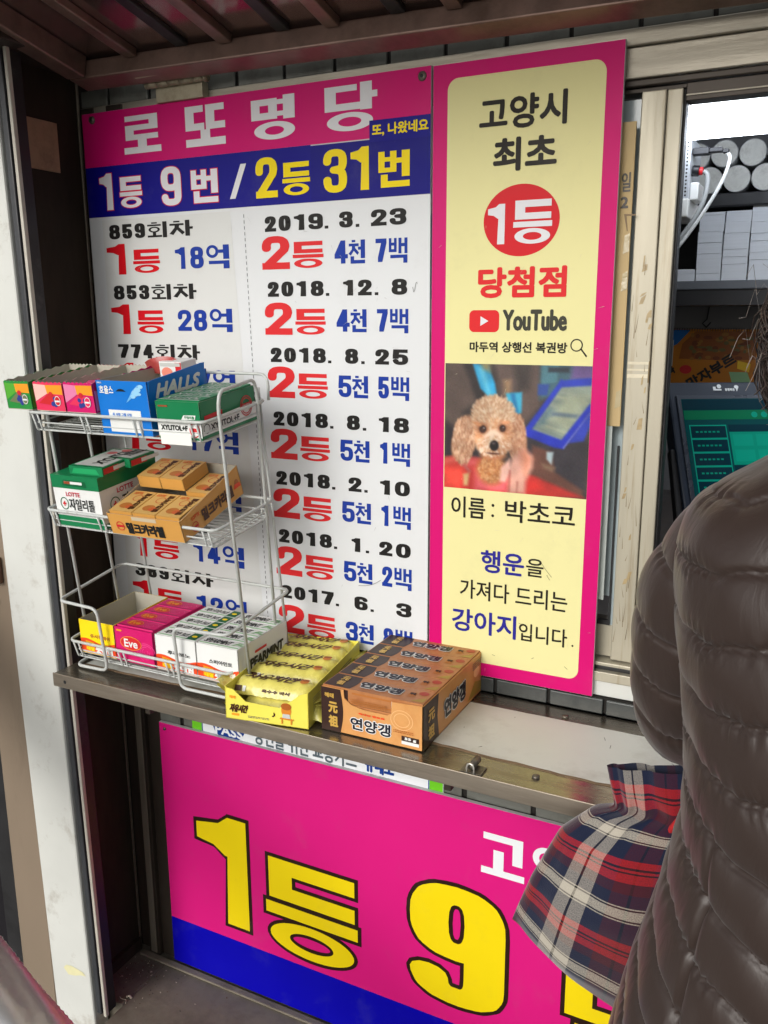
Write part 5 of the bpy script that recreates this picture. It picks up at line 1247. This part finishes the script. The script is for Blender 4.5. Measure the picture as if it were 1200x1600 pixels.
for r_ in range(2):
    for q in range(3): b.rect(.082 + q * .033, .110 + q * .033, -.100 - r_ * .023, -.083 - r_ * .023, UM, .0036, SG2)
for q in range(5):
    for r_ in range(6): b.rect(.030 + r_ * .006, .0338 + r_ * .006, -.0800 - q * .0205, -.0775 - q * .0205, UM, .0039, SG)
for q in range(5): b.disc(.118 + q * .014, -.053, .0045, .0045, UM, .0036, SG2, 14)
b.build('screen', tm)
b = MB(); LGm = glow('glowing logo white', (220, 226, 230), .1); b.disc(.075, -.0075, .0032, .0032, UM, .0003, LGm, 16); b.poly([(.066, -.014), (.078, -.014), (.078, -.0115), (.070, -.0115), (.070, -.008), (.066, -.008)], UM, .0003, LGm); text(b, UM, 'Lotto', .0665, .0775, -.0165, -.0135, NB, w=.0001, off=.0006)  # bezel logo brightened by a faint glow of its own
text(b, UM, '동행복권', .083, .097, -.0150, -.0105, LGm, w=.0002, off=.0003); b.disc(.100, -.0085, .0032, .0026, UM, .0003, LGm, 16); b.poly([(.099, -.011), (.1035, -.0085), (.100, -.016)], UM, .0003, LGm); b.build('emblem', tm)
b = MB(); b.box(.05, .13, .03, .13, -.276, -.20, BLACK); b.prism([(-.012, -H - .02), (.0, -H - .02), (.004, -.10), (-.006, -.10)], UM, -.02, -.005, BLACK); b.build('stand', tm, bevel=.003)

# ---------------------------------------------------------------- person in the brown quilted coat
COAT = bpy.data.materials.new('brown nylon'); COAT.use_nodes = True
nt = COAT.node_tree; pb = nt.nodes['Principled BSDF']; pb.inputs['Base Color'].default_value = lin((48, 36, 31)) + (1,); pb.inputs['Roughness'].default_value = .43; pb.inputs['Specular IOR Level'].default_value = .45; pb.inputs['Sheen Weight'].default_value = .12
tc = nt.nodes.new('ShaderNodeTexCoord'); mp = nt.nodes.new('ShaderNodeMapping'); mp.inputs['Scale'].default_value = (1, 1, .35); nt.links.new(tc.outputs['Object'], mp.inputs[0])
n1 = nt.nodes.new('ShaderNodeTexNoise'); n1.inputs['Scale'].default_value = 55; n1.inputs['Detail'].default_value = 4; n1.inputs['Distortion'].default_value = 1.2; nt.links.new(mp.outputs[0], n1.inputs[0])
n2 = nt.nodes.new('ShaderNodeTexNoise'); n2.inputs['Scale'].default_value = 900; nt.links.new(tc.outputs['Object'], n2.inputs[0])
bp1 = nt.nodes.new('ShaderNodeBump'); bp1.inputs['Strength'].default_value = .22; bp1.inputs['Distance'].default_value = .003; nt.links.new(n1.outputs[0], bp1.inputs['Height'])
bp2 = nt.nodes.new('ShaderNodeBump'); bp2.inputs['Strength'].default_value = .06; bp2.inputs['Distance'].default_value = .001; nt.links.new(n2.outputs[0], bp2.inputs['Height']); nt.links.new(bp1.outputs[0], bp2.inputs['Normal']); nt.links.new(bp2.outputs[0], pb.inputs['Normal'])
SKIN = mat('skin', (214, 166, 140), rough=.5, var=.05, vscale=30); TROU = mat('dark trousers', (40, 40, 48), rough=.8, var=.1, vscale=60, bump=.2); SHOE = mat('black shoe', (28, 26, 26), rough=.45, var=.1)
person = thing('person', (.05, -.36, -1.55), 'person in a dark brown quilted coat leaning to the serving window, back turned', 'person')
PI_ = Matrix.Translation((-.05, .36, 1.55))
def child(o): o.parent = person; o.matrix_parent_inverse = PI_; return o
# body: one skinned surface (legs, trunk, arms, hands with five fingers, neck, head)
joints, edges, rad = [], [], []
def J(p, r, par=None):
    joints.append(p); rad.append(r)
    if par is not None: edges.append((par, len(joints) - 1))
    return len(joints) - 1
pel = J((.055, -.385, -.70), .12)
wa = J((.05, -.365, -.52), .105, pel); ch = J((.045, -.345, -.32), .115, wa); sh = J((.042, -.318, -.19), .095, ch); nk = J((.040, -.300, -.115), .045, sh); hd0 = J((.050, -.285, -.055), .050, nk); hd1 = J((.054, -.270, .000), .066, hd0); hd2 = J((.054, -.268, .040), .056, hd1); hd3 = J((.054, -.270, .070), .032, hd2)
nose = J((.056, -.182, -.008), .010, hd1)
for s in (-1, 1):
    hp = J((.055 + s * .085, -.39, -.80), .088, pel); kn = J((.055 + s * .09, -.375, -1.13), .055, hp); an = J((.055 + s * .095, -.40, -1.47), .036, kn); to = J((.055 + s * .11, -.30, -1.515), .030, an)
def arm(pts, radii, hand_dir):
    par = sh
    for p, r in zip(pts, radii): par = J(p, r, par)
    wv = Vector(pts[-1]); d = Vector(hand_dir).normalized(); up = Vector((0, 0, 1)); side_ = d.cross(up).normalized()
    palm = J(tuple(wv + d * .045), .022, par); 
    for k, (o, L) in enumerate(((-.024, .058), (-.008, .068), (.008, .064), (.024, .050))):
        a_ = J(tuple(wv + d * .085 + side_ * o), .0095, palm); b_ = J(tuple(wv + d * (.085 + L * .55) + side_ * o * 1.1 - up * .006), .0082, a_); J(tuple(wv + d * (.085 + L * .95) + side_ * o * 1.12 - up * .020), .007, b_)
    t1 = J(tuple(wv + d * .045 - side_ * .034 * (1 if wv.x < .1 else -1) - up * .005), .0105, palm); J(tuple(wv + d * .075 - side_ * .046 * (1 if wv.x < .1 else -1) - up * .012), .009, t1)
LARM = [(-.040, -.300, -.168), (-.078, -.262, -.255), (-.080, -.224, -.352), (.000, -.165, -.372), (.045, -.125, -.380)]
RARM = [(.140, -.300, -.168), (.190, -.270, -.26), (.190, -.220, -.352), (.150, -.140, -.372), (.125, -.105, -.385)]
arm(LARM, (.045, .038, .034, .028, .022), (.45, .9, -.25)); arm(RARM, (.045, .038, .034, .028, .022), (-.4, .9, -.25))
me = bpy.data.meshes.new('body'); me.from_pydata(joints, edges, []); body = bpy.data.objects.new('body', me); COL.objects.link(body)
sk = body.modifiers.new('skin', 'SKIN'); me.materials.append(SKIN)
if not me.skin_vertices: 
    pass
lay = me.skin_vertices[0].data
for i, r in enumerate(rad): lay[i].radius = (r, r)
lay[0].use_root = True
sk.use_smooth_shade = True; sb_ = body.modifiers.new('smooth', 'SUBSURF'); sb_.levels = 2; sb_.render_levels = 2
child(body)
for s in (-1, 1):
    b = MB(); c = (.054 + s * .030, -.204, .008); V = [[(c[0] + .011 * math.cos(p) * math.cos(q), c[1] + .011 * math.sin(p), c[2] + .011 * math.cos(p) * math.sin(q)) for q in np.linspace(0, 6.283, 13)] for p in np.linspace(-1.57, 1.57, 9)]; b.grid(V, CW); child(b.build('eye'))
    b = MB(); b.tube([(.054 + s * .070, -.275, -.025), (.054 + s * .078, -.283, .0), (.054 + s * .076, -.278, .018)], [.007, .012, .008], SKIN, n=10); child(b.build('ear'))
b = MB(); b.tube([(.033, -.200, -.036), (.054, -.195, -.038), (.075, -.200, -.036)], [.003, .006, .003], mat('lips', (176, 96, 92), rough=.5), n=8); child(b.build('mouth'))
for s in (-1, 1):
    b = MB(); b.tube([(.055 + s * .085, -.39, -.72), (.055 + s * .085, -.39, -.82), (.055 + s * .09, -.375, -1.13), (.055 + s * .095, -.40, -1.44), (.055 + s * .095, -.40, -1.50)], [.105, .10, .07, .055, .058], TROU, n=28); child(b.build('trouser_leg', subsurf=1))
    b = MB(); b.tube([(.055 + s * .093, -.44, -1.522), (.055 + s * .095, -.40, -1.518), (.055 + s * .103, -.33, -1.524), (.055 + s * .11, -.27, -1.532)], [.022, .033, .034, .018], SHOE, n=16); child(b.build('shoe', subsurf=1))
# coat: lofted and puffed between stitched seams
def sms(a, w):
    k = np.exp(-np.linspace(-2, 2, w) ** 2); k /= k.sum(); return np.convolve(np.pad(a, w // 2, mode='edge'), k, 'valid')[:len(a)]
SEC = np.array([(-.098, .040, -.300, .058, .056), (-.114, .040, -.310, .098, .078), (-.130, .041, -.318, .124, .094), (-.165, .042, -.326, .134, .108), (-.22, .043, -.336, .131, .116), (-.30, .046, -.348, .119, .121), (-.37, .050, -.358, .117, .124), (-.43, .052, -.362, .129, .128), (-.49, .054, -.367, .147, .132), (-.58, .056, -.372, .167, .140), (-.70, .058, -.378, .182, .148), (-.85, .06, -.382, .198, .156), (-1.02, .06, -.385, .212, .164)])
NZ, NT = 420, 260
zz = np.linspace(-.098, -1.02, NZ); idx = -SEC[:, 0]
prof = [sms(np.interp(-zz, idx, SEC[:, k]), 31) for k in range(1, 5)]
th = np.linspace(0, 2 * np.pi, NT, endpoint=False)
T, Z = np.meshgrid(th, zz)
SEAM1 = R_(226); SEAM2 = R_(318)
def wrapd(a): return (a + np.pi) % (2 * np.pi) - np.pi
d1 = wrapd(T - SEAM1)
slope = np.where(d1 < 0, .095 * np.clip(-d1, 0, 1.1) * np.clip((-.25 - Z) / .3, 0.1, 1), -.020 * np.clip(d1, 0, 1.6) * np.clip((-.05 - Z) / .5, -.4, 1) + .046 * np.clip(d1, 0, 1.6) * np.clip((.38 + Z) / .25, 0, 1))
wob = .0022 * np.sin(5 * T + 20 * Z) + .0008 * np.sin(19 * T - 17 * Z)
q = (Z - slope + wob) / .0435
puff = np.abs(np.sin(np.pi * q)) ** .36
seamd = np.abs(((q + .5) % 1) - .5)                    # 0 on a stitched line
puck = np.exp(-(seamd / .20) ** 2) * (np.sin(96 * T + 9 * np.sin(40 * Z)) * np.clip(np.sin(7 * T + 31 * Z), 0, 1) + .6 * np.sin(57 * T + 60 * Z) * np.clip(np.sin(5 * T - 23 * Z), 0, 1)) * .0019
pinch = np.exp(-(wrapd(T - SEAM1 - .06 * np.sin(5 * Z)) / .016) ** 2) * np.clip((-.33 - Z) / .05, 0, 1) + np.exp(-(wrapd(T - SEAM2) / .016) ** 2)
fold = .0016 * np.sin(3 * T + 12 * Z) * np.sin(2 * T - 9 * Z + 1) + .0004 * np.sin(17 * T - 45 * Z)
near = np.exp(-(wrapd(T - SEAM1) / .22) ** 2); fold = fold + near * .0008 * np.sin(95 * Z + 6 * T)
soft = 1 - .55 * np.clip((-.10 - d1) / .5, 0, 1) * np.clip((Z + .40) / .06, 0, 1)
D = .0068 * puff * soft * (1 - .6 * pinch) - .003 * pinch - .0022 * soft * np.exp(-(seamd / .030) ** 2) + puck + fold
hx, hy = prof[2][:, None] + D - .003, prof[3][:, None] + D - .003
X = prof[0][:, None] + hx * np.sign(np.cos(T)) * np.abs(np.cos(T)) ** .92; Y = prof[1][:, None] + hy * np.sign(np.sin(T)) * np.abs(np.sin(T)) ** .92
b = MB(); b.grid(np.stack([X, Y, Z + .004 * np.sin(T * 2)], -1), COAT, closed_u=True)
def sleeve(path, r0, flip):
    P = np.array(path); seg = np.r_[0, np.cumsum(np.linalg.norm(np.diff(P, axis=0), axis=1))]
    ns, nt_ = 170, 120; S = np.linspace(0, seg[-1], ns)
    C_ = np.stack([sms(np.interp(S, seg, P[:, k]), 25) for k in range(3)], 1); rr = np.interp(S, seg, r0)
    ref = np.array([0, -1.0, .3]); rows = []
    for i in range(ns):
        t_ = C_[min(i + 1, ns - 1)] - C_[max(i - 1, 0)]; t_ /= np.linalg.norm(t_)
        a_ = ref - t_ * (ref @ t_); a_ /= np.linalg.norm(a_); b2 = np.cross(t_, a_)
        w_ = np.linspace(0, 2 * np.pi, nt_, endpoint=False)
        q_ = (S[i] + .008 * np.sin(w_ + 1) + .0015 * np.sin(4 * w_ + 20 * S[i])) / .042
        pf = np.abs(np.sin(np.pi * q_)) ** .36; sd = np.abs(((q_ + .5) % 1) - .5)
        d_ = .0048 * pf - .0018 * np.exp(-(sd / .035) ** 2) + np.exp(-(sd / .17) ** 2) * .0012 * np.sin(37 * w_ + 50 * S[i]) * np.clip(np.sin(5 * w_ + 33 * S[i]), 0, 1) + .0010 * np.sin(3 * w_ + 20 * S[i]) * np.sin(23 * S[i]) + .0004 * np.sin(9 * w_ - 40 * S[i])
        R0 = rr[i] - .0025 + d_
        rows.append(C_[i] + R0[:, None] * (np.cos(w_)[:, None] * a_ + np.sin(w_)[:, None] * b2))
    b.grid(np.array(rows), COAT, closed_u=True)
sleeve([(.000, -.300, -.160), (-.044, -.304, -.174), (-.068, -.294, -.220), (-.076, -.280, -.270), (-.080, -.260, -.318), (-.076, -.234, -.350), (-.03, -.186, -.366), (.02, -.150, -.374), (.042, -.130, -.378)], [.050, .054, .055, .052, .050, .049, .045, .039, .036], 0)
sleeve([(.09, -.305, -.158), (.130, -.296, -.172), (.160, -.282, -.220), (.178, -.268, -.270), (.185, -.250, -.318), (.185, -.225, -.350), (.165, -.165, -.366), (.14, -.125, -.374), (.128, -.110, -.378)], [.050, .054, .055, .052, .050, .049, .045, .039, .036], 1)
cV = [[(.040 + (.060 + .010 * math.sin(3.14 * i / 8)) * math.cos(w_), -.292 + .02 * (i / 8) + (.058 + .010 * math.sin(3.14 * i / 8)) * math.sin(w_), -.112 + .040 * i / 8) for w_ in np.linspace(0, 6.283, 61)[:-1]] for i in range(9)]
b.grid(cV, COAT, closed_u=True)
child(b.build('coat'))
# short wavy hair
HAIR = mat('grey brown hair', (58, 49, 46), rough=.45, var=.35, vscale=120)
b = MB(); hc = Vector((.051, -.277, -.004))
V = []
for i, p in enumerate(np.linspace(-1.0, 1.57, 26)):
    row = []
    for w_ in np.linspace(0, 6.283, 41)[:-1]:
        r = .094 + .006 * math.sin(5 * w_ + 4 * p) + .004 * math.sin(9 * w_ - 7 * p)
        front = max(0, math.sin(w_)) * max(0, .6 - p) * .25
        row.append((hc.x + r * math.cos(p) * math.cos(w_), hc.y + (r * .98 - front * .3) * math.cos(p) * math.sin(w_), hc.z + r * .95 * math.sin(p)))
    V.append(row)
b.grid(V, HAIR, closed_u=True)
for k in range(3200):
    w_, p = random.uniform(0, 6.283), random.uniform(-.95, 1.3)
    if math.sin(w_) > .55 and p < .35: continue
    n_ = Vector((math.cos(p) * math.cos(w_), math.cos(p) * math.sin(w_), math.sin(p))); st_ = hc + n_ * random.uniform(.088, .098)
    tan = Vector((-math.sin(w_), math.cos(w_), 0)) * random.uniform(-1, 1) + Vector((0, 0, -1)) * random.uniform(.3, 1); tan.normalize(); L = random.uniform(.025, .06)
    cu = random.uniform(-1, 1); pts = []
    for q_i in range(6):
        s = q_i / 5; pts.append(st_ + tan * L * s + n_ * (.009 * math.sin(2.6 * s)) - n_ * (.010 * s * s) + n_.cross(tan) * .008 * cu * math.sin(4 * s))
    b.tube(pts, [.0006, .0007, .0007, .0006, .0004, .0002], HAIR, n=3, caps=False)
for k in range(16):
    w_, p = random.uniform(2.5, 4.6), random.uniform(-.6, .9); n_ = Vector((math.cos(p) * math.cos(w_), math.cos(p) * math.sin(w_), math.sin(p))); st_ = hc + n_ * .093
    pts = [st_ + n_ * .030 * s + Vector((0, 0, .012 * math.sin(3 * s) * random.uniform(-1, 1.6))) + Vector((0, 0, -.012 * s * s)) for s in np.linspace(0, random.uniform(.5, 1.1), 7)]
    b.tube(pts, .00018, mat('loose grey hair', (150, 140, 132), rough=.4), n=4, caps=False)
child(b.build('hair'))

# ---------------------------------------------------------------- plaid flannel bag hanging from the arm
PL = bpy.data.materials.new('plaid flannel'); PL.use_nodes = True; nt = PL.node_tree; pb = nt.nodes['Principled BSDF']; pb.inputs['Roughness'].default_value = .9; pb.inputs['Specular IOR Level'].default_value = .15; pb.inputs['Sheen Weight'].default_value = .4
uvn = nt.nodes.new('ShaderNodeUVMap'); uvn.uv_map = 'cloth'; sp = nt.nodes.new('ShaderNodeSeparateXYZ'); nt.links.new(uvn.outputs[0], sp.inputs[0])
def bands(out, period, phase, stops):
    m1 = nt.nodes.new('ShaderNodeMath'); m1.operation = 'MULTIPLY_ADD'; m1.inputs[1].default_value = 1 / period; m1.inputs[2].default_value = phase; nt.links.new(out, m1.inputs[0])
    m2 = nt.nodes.new('ShaderNodeMath'); m2.operation = 'FRACT'; nt.links.new(m1.outputs[0], m2.inputs[0])
    cr = nt.nodes.new('ShaderNodeValToRGB'); cr.color_ramp.interpolation = 'CONSTANT'
    for k, (pos, c) in enumerate(stops):
        el = cr.color_ramp.elements[k] if k < 2 else cr.color_ramp.elements.new(pos)
        el.position = pos; el.color = lin(c) + (1,)
    nt.links.new(m2.outputs[0], cr.inputs[0]); return cr.outputs[0]
NV, CRM, MRN, RDP, BKP = (20, 28, 52), (186, 179, 163), (66, 18, 32), (174, 24, 30), (18, 12, 16)
CRW = (158, 152, 142)
wc = bands(sp.outputs[0], .118, 0.02, [(0, MRN), (.09, NV), (.24, CRW), (.34, BKP), (.36, CRW), (.47, NV), (.61, MRN), (.75, BKP), (.77, MRN), (.90, NV)])
fc = bands(sp.outputs[1], .070, 0.0, [(0, NV), (.15, RDP), (.245, BKP), (.27, RDP), (.30, BKP), (.32, RDP), (.42, MRN), (.55, NV), (.70, CRM), (.715, BKP), (.735, CRM), (.855, BKP), (.875, CRM), (.89, NV)])
mx = nt.nodes.new('ShaderNodeMix'); mx.data_type = 'RGBA'; nt.links.new(wc, mx.inputs[6]); nt.links.new(fc, mx.inputs[7])
tw = nt.nodes.new('ShaderNodeTexNoise'); tw.inputs['Scale'].default_value = 900; nt.links.new(uvn.outputs[0], tw.inputs[0]); mrt = nt.nodes.new('ShaderNodeMapRange'); mrt.inputs[1].default_value = .3; mrt.inputs[2].default_value = .7; mrt.inputs[3].default_value = .30; mrt.inputs[4].default_value = .70; nt.links.new(tw.outputs[0], mrt.inputs[0]); nt.links.new(mrt.outputs[0], mx.inputs[0]); nt.links.new(mx.outputs[2], pb.inputs['Base Color'])
bpn = nt.nodes.new('ShaderNodeBump'); bpn.inputs['Strength'].default_value = .35; bpn.inputs['Distance'].default_value = .0008; nt.links.new(tw.outputs[0], bpn.inputs['Height']); nt.links.new(bpn.outputs[0], pb.inputs['Normal'])
bag = thing('plaid_bag', (-.11, -.245, -.44), 'red and navy plaid flannel drawstring bag hanging by the brown coat', 'bag')
ROWS = [(0.0, -.151, -.410, -.050, -.392, .007), (.018, -.146, -.430, -.048, -.414, .011), (.036, -.141, -.449, -.046, -.434, .013), (.046, -.162, -.456, -.044, -.444, .020), (.085, -.1925, -.487, -.040, -.474, .028), (.145, -.2185, -.5457, -.040, -.562, .030), (.205, -.2340, -.592, -.050, -.666, .022), (.222, -.2375, -.604, -.058, -.702, .004)]
A = np.array(ROWS); vv = np.linspace(0, .222, 120); I = lambda k: sms(np.interp(vv, A[:, 0], A[:, k]), 9)
nw = 120; V = []; uvv = []
for i, v in enumerate(vv):
    lx_, lz_, rx_, rz_, hd_ = (np.interp(v, A[:, 0], A[:, k]) if i in (0, len(vv) - 1) else I(k)[i] for k in range(1, 6)); row = []
    for j_ in range(nw + 1):
        a_ = 2 * math.pi * j_ / nw; c_ = .5 - .5 * math.copysign(abs(math.cos(a_)) ** .8, math.cos(a_)); s_ = -math.sin(a_)
        gather = math.exp(-((v - .034) / .012) ** 2); fo = .0040 * gather * math.sin(16 * a_) + (.0050 * abs(math.sin(4.5 * a_ + 3 * v)) ** .6 - .003) * math.exp(-max(0, v - .036) / .07) * (1 - gather) + .0012 * math.sin(9 * a_ - 50 * v) + .0042 * math.sin(4.2 * a_ + 14 * v) * min(1, v / .12)
        sag = .006 * math.sin(math.pi * c_) * min(1, v / .1)
        row.append((lx_ + (rx_ - lx_) * c_ + .11, (s_ * (hd_ + fo)), lz_ + (rz_ - lz_) * c_ - sag + .44))
    V.append(row)
uax = [.30 * j_ / nw for j_ in range(nw + 1)]
uax = [(.165 * (.5 - .5 * math.copysign(abs(math.cos(2 * math.pi * q / nw)) ** .8, math.cos(2 * math.pi * q / nw))) if q <= nw // 2 else .33 - .165 * (.5 - .5 * math.copysign(abs(math.cos(2 * math.pi * q / nw)) ** .8, math.cos(2 * math.pi * q / nw)))) for q in range(nw + 1)]
b = MB(); b.grid(V, PL, uv=(uax, list(vv))); b.build('pouch', bag)
b = MB(); b.tube([(.020, -.0195, -.012), (.029, -.0200, .004), (.038, -.0170, .020), (.046, -.012, .034)], .0032, mat('red drawcord', (180, 30, 34), rough=.8, bump=.3), n=8); b.build('drawstring', bag)

# ---------------------------------------------------------------- foil wrapped duct at the lower left
FO = bpy.data.materials.new('crinkled foil'); FO.use_nodes = True; nt = FO.node_tree; pb = nt.nodes['Principled BSDF']; pb.inputs['Base Color'].default_value = lin((204, 202, 200)) + (1,); pb.inputs['Metallic'].default_value = .6; pb.inputs['Roughness'].default_value = .36
tc = nt.nodes.new('ShaderNodeTexCoord'); n1 = nt.nodes.new('ShaderNodeTexVoronoi'); n1.inputs['Scale'].default_value = 60; nt.links.new(tc.outputs['Object'], n1.inputs[0]); bpn = nt.nodes.new('ShaderNodeBump'); bpn.inputs['Strength'].default_value = .25; bpn.inputs['Distance'].default_value = .002; nt.links.new(n1.outputs[0], bpn.inputs['Height']); nt.links.new(bpn.outputs[0], pb.inputs['Normal'])
du = thing('foil_duct', (-.7035, -.50, -.7230), 'crinkled silver foil wrapped duct slanting across the bottom left corner', 'duct')
ax = Vector((.81, .02, -.55)).normalized(); sd_ = ax.cross(Vector((0, 1, 0))).normalized(); up_ = ax.cross(sd_)
ns = 700; V = []
for i in range(ns + 1):
    s = -.78 + 2.31 * i / ns; row = []; bend = Vector((0, 1.18 * max(0, -.2 - s) ** 2, 0))
    for w_ in np.linspace(0, 6.283, 73)[:-1]:
        r = .054 + .0006 * math.sin(2 * math.pi * s / .0072 + 1.2 * math.sin(2 * w_ + 9 * s) + .4 * math.sin(5 * w_)) + .0022 * math.sin(3 * w_ + 14 * s) + .0012 * math.sin(7 * w_ - 31 * s)
        row.append(tuple(ax * s + bend + (sd_ * math.cos(w_) + up_ * math.sin(w_)) * r))
    V.append(row)
b = MB(); b.grid(V, FO, closed_u=True); b.build('duct', du)

# grit and litter in the ledge corner
lt = MB(); LC = [mat('litter pale', (190, 180, 160), rough=.8), mat('litter brown', (92, 58, 38), rough=.9), mat('litter grey', (70, 66, 60), rough=.9)]
for k in range(120):
    x, y = -.985 + abs(random.gauss(0, .06)), -.02 - abs(random.gauss(0, .045)); s = random.uniform(.0006, .0026); t_ = random.uniform(0, 3.1)
    lt.poly([(x, y), (x + s * 2 * math.cos(t_), y + s * 2 * math.sin(t_)), (x + s * math.cos(t_ + 1), y + s * math.sin(t_ + 1))], FT, -1.0921 + random.uniform(.0002, .0012), LC[k % 3])
lt.tube([(-.945, -.105, -1.0915), (-.94, -.108, -1.0905), (-.93, -.106, -1.0910), (-.926, -.112, -1.0915)], .0006, LC[0], n=5); lt.tube([(-.935, -.10, -1.0915), (-.930, -.098, -1.0895), (-.925, -.099, -1.0915)], .0018, LC[0], n=6)
tag(lt.build('litter'), kind='stuff')
